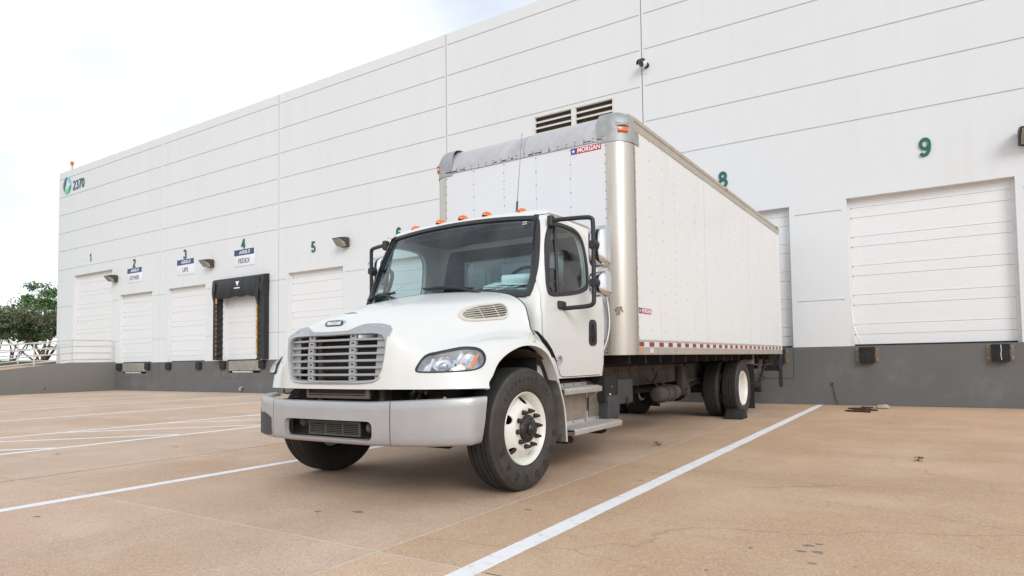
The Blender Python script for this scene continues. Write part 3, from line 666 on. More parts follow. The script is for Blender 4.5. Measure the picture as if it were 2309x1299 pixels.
def wall_lamp(x, z, label):
    t = thing('wall_lamp', label, 'lamp', (x, 0, z), 'bronze wall pack lamps')
    obj('back_plate', MB().cbox(x-0.15, x+0.15, -0.045, 0, z-0.15, z+0.15, 0.012), M['bronze'], t)
    h = MB().prism([(x-0.20,-0.045,z+0.15),(x-0.20,-0.22,z+0.15),(x-0.20,-0.42,z+0.11),(x-0.20,-0.42,z+0.075),(x-0.20,-0.20,z+0.0),(x-0.20,-0.14,z-0.13),(x-0.20,-0.045,z-0.15)], (0.40,0,0))
    obj('housing', h, M['bronze'], t, bevel=0.012)
    g = MB().prism([(x-0.17,-0.415,z+0.073),(x-0.17,-0.385,z+0.01),(x-0.17,-0.25,z-0.135),(x-0.17,-0.14,z-0.145),(x-0.17,-0.205,z-0.0)], (0.34,0,0))
    obj('glass_lens', g, M['lampglass'], t, bevel=0.006)
    return t
wall_lamp(-31.98, 5.05, 'bronze wall lamp between doors 1 and 2, leftmost on the wall')
wall_lamp(-24.44, 5.04, 'bronze wall lamp between the UPS and FEDEX signs')
wall_lamp(-16.72, 5.03, 'bronze wall lamp to the right of number 5')
wall_lamp(1.63, 4.98, 'bronze wall lamp cut by the right picture edge, past number 9')
# camera on the wall
cc = thing('security_camera', 'white round security camera with black visor on the wall joint above the truck', 'camera', (-6.0, 0, 8.3))
c0 = Vector((-5.93, -0.14, 8.27)); dv = Vector((-0.42, -0.75, -0.45)).normalized()
obj('camera_base', MB().cyl((-5.90,-0.001,8.25), (-5.90,-0.05,8.25), 0.07, 16).tube([(-5.90,-0.04,8.25),(-5.90,-0.10,8.25),c0], 0.028, 8), M['gasket'], cc)
obj('camera_body', MB().lathe([(0,-.07),(0.055,-.065),(0.095,-.03),(0.105,0.02),(0.10,0.07),(0.085,0.085),(0.08,0.075)], c0, dv, 24), M['white'], cc)
obj('camera_lens', MB().lathe([(0.081,0.074),(0.05,0.085),(0.02,0.095),(0,0.098)], c0, dv, 20), M['emblem'], cc)
side = dv.cross(Vector((0,0,1))).normalized(); upv = side.cross(dv)
V = []
for i in range(13):
    a = pi*(0.08+0.84*i/12)
    for rr, hh in ((0.112,0.0),(0.112,0.13),(0.118,0.13),(0.118,0.0)): V.append(c0+dv*hh+(side*cos(a)+upv*sin(a))*rr)
mbv = MB(); mbv.add(V, [(i*4+k, i*4+(k+1)%4, i*4+4+(k+1)%4, i*4+4+k) for i in range(12) for k in range(4)]+[(0,1,2,3),(48,51,50,49)])
obj('visor', mbv, M['gasket'], cc)
obj('cable', MB().tube([(-5.99,-0.02,8.16),(-6.0,-0.03,8.08),(-5.93,-0.02,8.05),(-5.88,-0.02,8.08)], 0.008, 6), M['white'], cc)
bc = thing('roof_beacon', 'small orange warning light on a thin post at the left roof corner', 'beacon', (-36.8, 0.1, ZT))
obj('post', MB().cyl((-36.8,0.1,ZT), (-36.8,0.1,11.17), 0.02, 8), M['radpost'], bc)
obj('lamp_globe', MB().cyl((-36.8,0.1,11.16), (-36.8,0.1,11.19), 0.075, 12).ball((-36.8,0.1,11.27), 0.085, 8), M['amber'], bc)
tag(obj('drain_pipe', MB().tube([(-22.39,0.02,0.20),(-22.39,-0.06,0.20),(-22.39,-0.10,0.16),(-22.39,-0.10,0.09)], 0.055, 12), M['galv']), 'short grey drain elbow low on the grey wall below door 4', 'pipe')
# dock bumpers
def small_bumper(x, lab):
    t = thing('dock_bumper', lab, 'bumper', (x, 0, 0.92), 'small black rubber dock bumpers')
    obj('rubber_block', MB().cbox(x-0.13, x+0.13, -0.11, 0, 0.90, 1.195, 0.014), M['rubber'], t)
    obj('angle_bracket', MB().box(x-0.15, x-0.131, -0.10, 0, 0.91, 1.18), M['rubber'], t)
    obj('angle_bracket', MB().box(x+0.131, x+0.15, -0.10, 0, 0.91, 1.18), M['rubber'], t)
for k, xs_ in {2:(-31.52,-29.10), 3:(-27.45,-25.22), 4:(-23.58,-21.15), 5:(-19.50,-17.15), 6:(-15.5,-13.1), 7:(-9.35,-6.85)}.items():
    where = {2:'door signed OTHER, beside the ramp', 3:'door signed UPS', 4:'sealed door signed FEDEX', 5:'door just left of the truck', 6:'door hidden behind the truck cab', 7:'door hidden behind the truck box'}[k]
    for s, x in zip(('left', 'right'), xs_): small_bumper(x, 'small black dock bumper at the %s end of the %s' % (s, where))
def big_bumper(x0, x1, lab, white=False):
    t = thing('dock_bumper', lab, 'bumper', ((x0+x1)/2, 0, 0.9), 'large laminated dock bumpers')
    pl = obj('mounting_plate', MB().box(x0, x1, -0.012, -0.0005, 0.885, 1.196), M['brownsteel'], t)
    a, b = x0+0.075, x1-0.075; n = 9
    for i in range(n):
        u0, u1 = a+(b-a)*i/n, a+(b-a)*(i+1)/n
        p = 0.105+0.035*sin(pi*(i+0.5)/n)
        obj('rubber_pad', MB().cbox(u0+.001, u1-.001, -p, -0.013, 0.872+random.uniform(0,.006), 1.192, 0.004), M['rubber'], t)
    for x in (x0+0.035, x1-0.035):
        for z in (0.94, 1.14): obj('bolt', MB().cyl((x,-0.012,z), (x,-0.03,z), 0.018, 8), M['galv'], pl)
    if white: obj('paint_smear', MB().tube([(x1-.22,-.143,1.18),(x1-.215,-.146,1.08),(x1-.225,-.146,1.0),(x1-.215,-.143,0.90)], 0.006, 5), M['white'], t)
big_bumper(-1.437, -1.00, 'laminated black dock bumper on a brown plate under the left end of door 9')
big_bumper(0.80, 1.235, 'laminated black dock bumper with a white smear under the right end of door 9', True)
big_bumper(-5.45, -5.01, 'laminated black dock bumper behind the truck under the left end of door 8')
big_bumper(-3.19, -2.75, 'laminated black dock bumper behind the truck tail under the right end of door 8')
# dock seal of door 4
ds = thing('dock_seal', 'black fabric dock seal with yellow guide stripes framing door 4', 'dock seal', (-22.5, -0.2, 1.2))
YS = -0.24
def pad(x0, x1, inner):   # side pad, pleated inner edge towards the door
    G = []
    n = 26
    for i in range(n+1):
        z = 1.24+(4.20-1.24)*i/n; w = 0.035*(i % 2)
        xi = inner+(w if inner < (x0+x1)/2 else -w)
        o_ = x0 if inner > (x0+x1)/2 else x1
        G.append([(o_, -0.002, z), (o_, YS+0.03, z), (o_+(0.03 if o_ < inner else -0.03), YS, z), (xi, YS-0.01+w*.5, z), (xi, YS+0.05, z), (xi+(0.02 if inner>o_ else -0.02), -0.002, z)])
    mb = MB().grid(G, False)
    m_ = len(G[0]); mb.f += [tuple(range(m_)), tuple(n*m_+k for k in range(m_-1,-1,-1))]; mb.sm += [False, False]
    return mb
obj('side_pad', pad(-23.96, -23.68, -23.68), M['vinyl'], ds); obj('side_pad', pad(-21.20, -20.82, -21.20), M['vinyl'], ds)
G = []
for i in range(29):
    x = -23.98+3.18*i/28; sag = 0.05*sin(i*0.9)+0.03*sin(i*2.3); e = 0.10*(abs(i-14)/14)**2
    G.append([(x,-0.002,4.36), (x,YS+0.05,4.33), (x,YS,4.27), (x,YS-0.02-0.012*sin(i*1.3),4.05), (x,YS-0.03+0.02*sin(i*1.1),3.80), (x,YS+0.02,3.60-sag*0.4-e), (x,YS+0.05,3.60-sag*.4-e), (x,-0.002,3.75)])
mb = MB().grid(G, True); mb.f += [tuple(range(8)), tuple(28*8+k for k in range(7,-1,-1))]; mb.sm += [False, False]
obj('head_curtain', mb, M['vinyl'], ds, sharp=60)
for x in (-23.70, -21.165):
    for i in range(13):
        z = 1.42+0.165*i; wd = 0.045 if (x > -23 or i == 12) else (0.010 if i % 2 else 0.016)
        obj('guide_stripe', MB().box(x-wd, x+wd, YS-0.018, YS-0.012, z, z+(0.125 if x > -23 else 0.09)+(0.10 if x < -23 and i == 12 else 0)), M['yellow'], ds)
obj('flap', MB().prism([(-23.94,YS-0.012,4.22),(-23.74,YS-0.03,4.20),(-23.72,YS-0.05,3.95),(-23.88,YS-0.03,3.60)], (0,-0.01,0)).prism([(-21.26,YS-0.03,4.24),(-21.00,YS-0.012,4.26),(-21.02,YS-0.04,3.95),(-21.08,YS-0.04,3.2),(-21.22,YS-0.04,3.5)], (0,-0.01,0)), M['vinyl'], ds)
obj('logo_mark', MB().prism([(-22.44,YS-0.035,4.16),(-22.20,YS-0.035,4.16),(-22.32,YS-0.038,3.98)], (0,-0.003,0)).box(-22.50,-22.14,YS-0.056,YS-0.050,3.89,3.93), M['decalwhite'], ds)
# little hook and chain on the wall, chain and stone on the ground
tag(obj('wall_chain', MB().lathe([(0.016,-.02),(0.02,0),(0.016,.02)], (-1.90,-0.02,0.44), (0,1,0), 12).tube([(-1.90,-0.03,0.43),(-1.88,-0.02,0.30),(-1.85,-0.02,0.14),(-1.80,-0.03,0.01)], 0.006, 6), M['chain']), 'thin dark chain hanging from a hook low on the grey wall', 'chain')
pts = []
for i in range(60):
    t = i/59; pts.append((-1.32+0.30*sin(t*13)*(.6+.4*t)+0.12*t, -0.55-1.15*t, 0.012))
tag(obj('loose_chain', MB().tube(pts, [0.012+0.006*(i%2) for i in range(60)], 6), M['chain']), 'rusty chain lying coiled on the concrete below door 9', 'chain')
st = MB().ball((-0.93,-0.72,0.035), 0.13, 5, (1,.7,.38))
st.v = [(x+random.uniform(-.02,.02), y+random.uniform(-.02,.02), max(0,z+random.uniform(-.012,.012))) for x, y, z in st.v]
tag(obj('stone', st, M['stone']), 'pale broken lump of concrete beside the rusty chain', 'stone')
random.seed(21)
for (x, y, lab) in ((-0.257,-7.09,'small dry weed clump alone in the empty right-hand bay'), (-2.96,-7.08,'small dry weed clump beside the joint line near the truck')):
    mb = MB()
    for i in range(26):
        a = random.uniform(0, 2*pi); r = random.uniform(.01,.05); h = random.uniform(0.0,.04); l = random.uniform(.02,.05)
        c = Vector((x+cos(a)*r, y+sin(a)*r, h+0.006)); d = Vector((cos(a+.5), sin(a+.5), random.uniform(-.3,.5)))*l*.5; s_ = Vector((-sin(a), cos(a), .3))*l*.25
        mb.add([c-d, c+s_, c+d, c-s_], [(0,1,2,3)])
    tag(obj('weed', mb, M['weed'], normals=False), lab, 'weed')

# ================================================================== RAMP AND RAILS
rp = thing('loading_ramp', 'grey concrete drive-in ramp with side walls rising to tall door 1', 'ramp', (-34.4, -6, 0))
def rampz(y): return 1.27 if y > -1.7 else max(0.05, 1.27-0.118*(-1.7-y))
def ramp_wall(xa, xb):
    ys = [-0.004, -1.7, -2.5, -4, -6, -8, -10, -12]; P = [(xa, y, rampz(y)) for y in ys]+[(xa, -12, -0.02), (xa, -0.004, -0.02)]
    return MB().prism(P, (xb-xa,0,0))
obj('ramp_wall', ramp_wall(-32.10, -31.90), M['rampconc'], rp, bevel=0.008)
obj('ramp_wall', ramp_wall(-37.60, -37.40), M['rampconc'], rp, bevel=0.008)
obj('ramp_deck', MB().prism([(-37.39,-0.004,1.215),(-37.39,-1.7,1.17),(-37.39,-11,0.0),(-37.39,-0.004,0.0)], (5.28,0,0)), M['concrete'], rp)
obj('drain_hole', MB().cyl((-31.899,-2.6,0.20),(-31.893,-2.6,0.20),0.03,10), M['dark'], rp)
def railing(x, lab):
    t = thing('handrail', lab, 'railing', (x, -5, 1.2), 'pipe railings along the ramp')
    ys = [-0.22,-1.6,-3,-5,-7,-9,-11]
    for k, dz in enumerate((0.97, 0.70, 0.42, 0.13)):
        P = [(x, y, rampz(y)+dz) for y in ys]
        if k == 0: P = [(x,-0.10,rampz(0)+dz-0.12),(x,-0.12,rampz(0)+dz-0.04)]+P
        else: P = [(x,-0.10,rampz(0)+dz)]+P
        obj('rail', MB().tube(P, 0.025, 8), M['rail'], t)
    obj('post', MB().cyl((x,-0.10,rampz(0)), (x,-0.10,rampz(0)+0.86), 0.026, 8), M['rail'], t)
    for y in (-1.64, -2.95, -4.4, -5.85, -7.3, -8.75, -10.2): obj('post', MB().cyl((x,y,rampz(y)-.01), (x,y,rampz(y)+0.97), 0.026, 8), M['rail'], t)
railing(-31.99, 'pale pipe railing on the near wall of the ramp')
railing(-37.50, 'pale pipe railing on the far wall of the ramp, by the building corner')
# grass bank and trees
G = []
xs_ = [-38.2,-38.8,-40,-45,-52,-60,-75,-100,-160,-300]
random.seed(3)
for i, x in enumerate(xs_):
    row = []
    for j in range(41):
        y = -50+j*3.5
        z = (0.0, 0.9, 1.38, 1.45, 1.58, 1.66, 1.78, 1.9, 2.0, 1.5)[i]+random.uniform(-.03,.03)
        row.append((x, y, z))
    G.append(row)
tag(obj('grass_bank', MB().grid(G, True), M['grass']), 'green grass bank beyond the ramp', kind='structure')
def tree(name, label, base, crown_c, crown_r, n_leaf, leafm, limbs, seed, ls=0.16, trunk_r=0.16, lean=0.0):
    random.seed(seed)
    t = thing(name, label, 'tree', base, 'trees beyond the ramp')
    B = Vector(base); Cc = Vector(crown_c); tr = MB(); tips = []
    for i in range(limbs):
        a = 2*pi*i/limbs+random.uniform(-.4,.4)
        e = Cc+Vector((crown_r[0]*.7*cos(a), crown_r[1]*.8*sin(a), random.uniform(-.5,.3)*crown_r[2]))
        s0 = B+Vector((random.uniform(-.15,.15), random.uniform(-.2,.2), -0.05))
        m1 = s0.lerp(e, .35)+Vector((random.uniform(-.2,.2), random.uniform(-.3,.3), random.uniform(0,.3))); m2 = s0.lerp(e, .7)+Vector((0, random.uniform(-.25,.25), random.uniform(-.1,.3)))
        P = smooth_poly([s0, m1, m2, e], 4, False); n = len(P)
        tr.tube(P, [trunk_r*(1-0.78*k/(n-1)) for k in range(n)], 7); tips.append(e)
        for q in range(4):
            k = random.randint(n//2, n-1); b0 = P[k]; e2 = b0+Vector((random.uniform(-.9,.9), random.uniform(-.9,.9), random.uniform(.2,.9)))*crown_r[2]*.9
            tr.tube([b0, b0.lerp(e2,.5)+Vector((0,0.1,0.05)), e2], [trunk_r*.25, trunk_r*.16, trunk_r*.06], 5); tips.append(e2)
    obj('trunk', tr, M['bark'], t)
    cl = []
    for i in range(46):
        while True:
            v = Vector((random.uniform(-1,1), random.uniform(-1,1), random.uniform(-1,1)))
            if v.length < 1: break
        c = Cc+Vector((v.x*crown_r[0], v.y*crown_r[1], v.z*crown_r[2])); cl.append((c, random.uniform(.22,.5)*min(crown_r[1], 1.6)))
    for e in tips: cl.append((e, .4*min(crown_r[1], 1.3)))
    mb = MB()
    for i in range(n_leaf):
        c, r = random.choice(cl)
        p = c+Vector((random.gauss(0,1), random.gauss(0,1), random.gauss(0,.6)))*r*.5
        u = Vector((random.gauss(0,1), random.gauss(0,1), random.gauss(0,1))).normalized(); w = u.cross(Vector((random.gauss(0,1), random.gauss(0,1), random.gauss(0,1)))).normalized()
        s_ = ls*random.uniform(.5,1.2)
        mb.add([p-u*s_*.6, p+w*s_*.35, p+u*s_*.6, p-w*s_*.35], [(0,1,2,3)])
    obj('crown', mb, leafm, t, normals=False)
tree('oak_tree', 'dense bright green tree rising against the building corner', (-66,9.6,1.7), (-66,9.9,5.8), (2.4,3.0,2.5), 9000, M['leafA'], 4, 11, 0.2, 0.12)
tree('spreading_tree', 'low spreading olive-brown tree with many bare forked stems', (-60,5.6,1.6), (-60,6.0,4.75), (2.2,2.1,0.95), 6500, M['leafB'], 5, 12, 0.17, 0.055)
tree('spreading_tree', 'olive tree cut by the left picture edge behind the railing', (-58,4.0,1.6), (-58,3.3,4.3), (2.0,1.5,1.0), 4500, M['leafB'], 6, 13, 0.17, 0.05)
tree('oak_tree', 'smaller green tree filling the gap low beside the building corner', (-70,10.5,1.7), (-70,9.9,4.6), (2.0,2.2,1.5), 5000, M['leafA'], 3, 14, 0.2, 0.08)
pl = thing('light_pole', 'thin dark pole with a short arm on the grass bank beyond the ramp', 'pole', (-56, 6.9, 1.6))
obj('pole', MB().cyl((-56,6.85,1.5), (-56,6.85,4.2), 0.045, 8), M['bark'], pl)
obj('arm', MB().tube([(-56,6.2,2.62),(-56,8.0,2.52)], 0.045, 8).box(-56.06,-55.94,6.1,6.5,2.58,2.68), M['bark'], pl)

# ================================================================== TRUCK
XC = -4.16
truck = thing('box_truck', 'white box truck with silver grille and bumper, backed up to door 8', 'truck', (XC, -6.5, 0))
def T(w, y, z): return (XC+w, y, z)

# ---------- cab shell (hollow)
LV = [(.87,1.11,-9.50,.05,.10,-8.235),(1.0,1.13,-9.52,.06,.10,-8.235),(1.25,1.14,-9.53,.07,.10,-8.235),(1.45,1.145,-9.53,.08,.10,-8.235),(1.62,1.135,-9.50,.09,.10,-8.235),
      (1.70,1.12,-9.465,.09,.10,-8.235),(1.85,1.10,-9.405,.09,.10,-8.235),(2.0,1.085,-9.345,.09,.10,-8.24),(2.15,1.065,-9.29,.088,.10,-8.245),(2.3,1.045,-9.235,.085,.10,-8.25),(2.38,1.028,-9.205,.08,.10,-8.26),
      (2.44,.998,-9.165,.08,.12,-8.28),(2.48,.945,-9.10,.07,.15,-8.33),(2.51,.85,-8.98,.05,.20,-8.42),(2.525,.66,-8.82,.02,.25,-8.55)]
def lv(z, i):
    if z <= LV[0][0]: return LV[0][i]
    for a, b in zip(LV[:-1], LV[1:]):
        if z <= b[0]: return a[i]+(b[i]-a[i])*(z-a[0])/(b[0]-a[0])
    return LV[-1][i]
def front_y(w, z, off=0.0):
    W = lv(z,1)-lv(z,4); t = min(abs(w)/W, 1.0)
    y = lv(z,2)-lv(z,3)*(1-t*t)
    if abs(w) > W:
        r = lv(z,4); d = min(abs(w)-W, r*0.999); y = lv(z,2)+r-sqrt(r*r-d*d)
    return y-off
def side_w(z, off=0.0): return lv(z,1)+off
def plan(z, ins=0.0):
    W, YF, B, rc, YR = lv(z,1)-ins, lv(z,2)+ins, lv(z,3), lv(z,4), lv(z,5)-ins
    P = []; w0 = W-rc
    for i in range(21):
        x = -w0+2*w0*i/20; P.append((x, YF-B*(1-(x/w0)**2)))
    for i in range(1, 7):
        a = -pi/2+(pi/2)*i/6; P.append((w0+rc*cos(a), YF+rc+rc*sin(a)))
    rr = min(rc, .1)
    for i in range(1, 9): P.append((W, YF+rc+(YR-rr-YF-rc)*i/8))
    for i in range(1, 7):
        a = (pi/2)*i/6; P.append((W-rr+rr*cos(a), YR-rr+rr*sin(a)))
    for i in range(1, 12): P.append((W-rr-2*(W-rr)*i/12, YR))
    for i in range(0, 6):
        a = pi/2+(pi/2)*i/6; P.append((-W+rr+rr*cos(a), YR-rr+rr*sin(a)))
    for i in range(0, 8): P.append((-W, YR-rr+(YF+rc-YR+rr)*i/8))
    for i in range(0, 6):
        a = pi+(pi/2)*i/6; P.append((-w0+rc*cos(a), YF+rc+rc*sin(a)))
    return P
def cab_solid(ins=0.0, z0=None, ztop=0.0):
    mb = MB(); G = []
    zs = []
    for a, b in zip(LV[:-1], LV[1:]):
        n = max(1, int((b[0]-a[0])/0.06)); zs += [a[0]+(b[0]-a[0])*k/n for k in range(n)]
    zs.append(LV[-1][0])
    for z in zs:
        zz = z-ins if z > 1.6 else z
        if z0 is not None and z < z0: continue
        G.append([T(p[0], p[1], zz-ztop*(z > 2.4)) for p in plan(z, ins)])
    mb.grid(G, True, True)
    m = len(G[0]); n = len(G)
    mb.f += [tuple(range(m-1,-1,-1)), tuple((n-1)*m+k for k in range(m))]; mb.sm += [False, True]
    return mb
DOOR = [(-9.46,1.20),(-9.475,1.30),(-9.478,1.52),(-9.43,1.79),(-9.35,2.04),(-9.235,2.355),(-9.20,2.392),(-9.14,2.405),(-8.42,2.402),(-8.355,2.385),(-8.33,2.34),(-8.325,1.20),(-8.34,0.905),(-8.36,0.885),(-9.10,0.885),(-9.16,0.90),(-9.27,1.04),(-9.38,1.14)]
WIN = smooth_poly([(-9.195,2.27),(-9.10,2.325),(-8.90,2.335),(-8.72,2.318),(-8.615,2.245),(-8.575,2.10),(-8.575,1.90),(-8.61,1.765),(-8.70,1.712),(-8.90,1.668),(-9.20,1.628),(-9.345,1.622),(-9.385,1.66),(-9.355,1.82),(-9.28,2.08)], 4)
WIN = [(p[0], p[1]) for p in WIN]
def scaled(P, d):     # shrink (d<0) / grow polygon roughly by d metres
    c = Vector((sum(p[0] for p in P)/len(P), sum(p[1] for p in P)/len(P))); n = len(P); o = []
    for i in range(n):
        a, b = Vector(P[i-1]), Vector(P[(i+1) % n]); t = (b-a).normalized(); nn = Vector((t.y, -t.x))
        q = Vector(P[i])
        if nn.dot(q-c) < 0: nn = -nn
        o.append(tuple(q+nn*d))
    return o
WS = [(1.003,1.60),(1.035,1.63),(1.045,1.70),(1.043,1.88),(1.015,2.08),(0.985,2.24),(0.955,2.34),(0.915,2.385),(0.85,2.402),(0.5,2.425),(0,2.435)]
WS = WS[:-1]+[(0,2.435)]+[(-a,b) for a, b in WS[:-1][::-1]]+[(-0.8,1.60),(-0.4,1.62),(0,1.63),(0.4,1.62),(0.8,1.60)]
def side_prism(P, s, w0=0.6, w1=1.5): return closed(MB().prism([T(s*w0, a, b) for a, b in P], (s*(w1-w0),0,0)))
def front_prism(P, y0=-10.2, y1=-9.0): return closed(MB().prism([T(a, y0, b) for a, b in P], (0,y1-y0,0)))
outer = closed(cab_solid(0.0)); inner = closed(cab_solid(0.045, 0.95))
RW = rrect(-0.70, 0.66, 1.80, 2.20, 0.07)
rear_pr = closed(MB().prism([T(a, -8.5, b) for a, b in RW], (0,0.6,0)))
shell = evaluated(outer, [('DIFFERENCE', inner), ('DIFFERENCE', front_prism(scaled(WS, -0.03))), ('DIFFERENCE', rear_pr)])
shell2 = shell.copy()
cab_me = evaluated(shell, [('DIFFERENCE', side_prism(scaled(DOOR, 0.008), 1)), ('DIFFERENCE', side_prism(scaled(DOOR, 0.008), -1))])
for p in cab_me.polygons: p.use_smooth = True
cab = link(cab_me, 'cab', M['paint'], truck, sharp=40)
doors = {}
for s in (1, -1):
    dm = evaluated(shell2.copy(), [('INTERSECT', side_prism(DOOR, s)), ('DIFFERENCE', side_prism(scaled(WIN, -0.03), s))])
    dm.transform(Matrix.Translation((s*0.004,0,0)))
    for p in dm.polygons: p.use_smooth = True
    doors[s] = link(dm, 'door', M['paint'], truck, sharp=40)
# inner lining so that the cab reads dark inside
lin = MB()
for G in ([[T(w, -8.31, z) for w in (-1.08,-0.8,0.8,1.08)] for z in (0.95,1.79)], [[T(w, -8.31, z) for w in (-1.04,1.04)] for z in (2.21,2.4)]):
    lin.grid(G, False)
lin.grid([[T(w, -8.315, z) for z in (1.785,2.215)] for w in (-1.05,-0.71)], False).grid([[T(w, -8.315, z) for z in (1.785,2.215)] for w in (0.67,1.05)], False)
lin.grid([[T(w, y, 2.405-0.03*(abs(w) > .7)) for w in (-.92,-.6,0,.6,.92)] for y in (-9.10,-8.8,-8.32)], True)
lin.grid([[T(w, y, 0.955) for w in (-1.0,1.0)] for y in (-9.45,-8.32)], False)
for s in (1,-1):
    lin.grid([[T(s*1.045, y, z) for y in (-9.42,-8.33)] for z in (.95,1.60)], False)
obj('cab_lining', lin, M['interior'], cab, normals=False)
def patch(mb, outline, surf, rings=5):     # fan of rings filling an outline on a surface
    c = (sum(p[0] for p in outline)/len(outline), sum(p[1] for p in outline)/len(outline)); n = len(outline)
    vs = [surf(*c)]
    for r in range(1, rings+1):
        k = r/rings
        vs += [surf(c[0]+(p[0]-c[0])*k, c[1]+(p[1]-c[1])*k) for p in outline]
    fs = [(0, 1+i, 1+(i+1) % n) for i in range(n)]
    for r in range(rings-1):
        for i in range(n): fs.append((1+r*n+i, 1+(r+1)*n+i, 1+(r+1)*n+(i+1) % n, 1+r*n+(i+1) % n))
    return mb.add(vs, fs, True)
def ribbon(mb, outline, width, surf, surf_in, inward=True):   # flat frame following an outline
    A = outline; B = scaled(outline, -width); n = len(A)
    vs = [surf_in(*p) for p in A]+[surf(*p) for p in scaled(A, -width*0.15)]+[surf(*p) for p in scaled(A, -width*0.85)]+[surf_in(*p) for p in B]
    return mb.add(vs, [(k*n+i, k*n+(i+1) % n, (k+1)*n+(i+1) % n, (k+1)*n+i) for k in range(3) for i in range(n)], True)
def fs_(off): return lambda w, z: T(w, front_y(w, z, off), z)
def side_x(y, z):
    W, YF, rc = lv(z,1), lv(z,2), lv(z,4)
    if y < YF+rc: return W-rc+sqrt(max(0.0, rc*rc-(YF+rc-y)**2))
    return W
def ss_(s, off): return lambda y, z: T(s*(side_x(y, z)+off), y, z)
WSd = [tuple(p) for p in smooth_poly(WS, 3)]
gk = obj('windshield_gasket', ribbon(MB(), WSd, 0.05, fs_(0.012), fs_(-0.004)), M['gasket'], cab, normals=False)
obj('windshield', patch(MB(), scaled(WSd, -0.03), fs_(-0.006), 8), M['glass'], cab, normals=False)
obj('windshield_border', ribbon(MB(), scaled(WSd, -0.045), 0.03, fs_(-0.009), fs_(-0.009)), M['gasket'], cab, normals=False)
obj('rear_window', MB().add([T(a, -8.27, b) for a, b in RW], [tuple(range(len(RW)))]), M['sideglass'], cab, normals=False)
for s in (1, -1):
    obj('window_gasket', ribbon(MB(), scaled(WIN, 0.012), 0.045, ss_(s, 0.016), ss_(s, 0.0)), M['gasket'], doors[s], normals=False)
    obj('window_pane', patch(MB(), scaled(WIN, -0.02), ss_(s, -0.006), 3), M['sideglass'], doors[s], normals=False)
    obj('vent_bar', MB().tube([ss_(s,0.0)(-9.10,2.31), ss_(s,0.0)(-9.205,1.64)], 0.014, 6), M['gasket'], doors[s])
    # pull handle in its black bezel
    hx = s*1.143
    bz = [(y, z) for y, z in rrect(-8.652, -8.49, 1.175, 1.435, 0.055)]
    obj('handle_bezel', MB().prism([T(s*1.14, y+0.06*(z-1.3)*0, z) for y, z in bz], (s*0.012,0,0)), M['trim'], doors[s], bevel=0.003)
    obj('handle', MB().tube([T(s*1.15,-8.575,1.215),T(s*1.172,-8.573,1.24),T(s*1.176,-8.57,1.31),T(s*1.168,-8.568,1.37),T(s*1.15,-8.565,1.395)], 0.013, 8), M['hub'], doors[s])
obj('clean_idle_sticker', MB().lathe([(0,0.0012),(0.052,0.0012),(0.052,0)], T(1.137,-9.195,1.045), (1,0,0.03), 24), M['signtext'], doors[1])
obj('sticker_ring', MB().lathe([(0.038,0.002),(0.050,0.002)], T(1.137,-9.195,1.045), (1,0,0.03), 24), M['tapewhite'], doors[1])
obj('sticker_mark', MB().box(XC+1.1375,XC+1.140,-9.215,-9.195,1.015,1.035).box(XC+1.1375,XC+1.140,-9.188,-9.175,1.015,1.035), M['tapewhite'], doors[1])
text('sticker_text', 'CERTIFIED', 0.02, T(1.1395,-9.195,1.065), (0,1,0), (0,0,1), M['tapewhite'], doors[1], depth=0.001)
text('sticker_text', 'CLEAN IDLE', 0.02, T(1.1395,-9.195,1.045), (0,1,0), (0,0,1), M['tapewhite'], doors[1], depth=0.001)
for s in (1, -1):
    rb_ = ribbon(MB(), scaled(DOOR, .022), .036, lambda y, z, s=s: T(s*(side_x(y, min(z,2.405))-.014), y, min(z,2.405)), lambda y, z, s=s: T(s*(side_x(y, min(z,2.405))-.016), y, min(z,2.405)))
    obj('door_gap_shade', rb_, M['trim'], cab, normals=False)  # dark ribbon behind the door gap, its colour standing in for shade
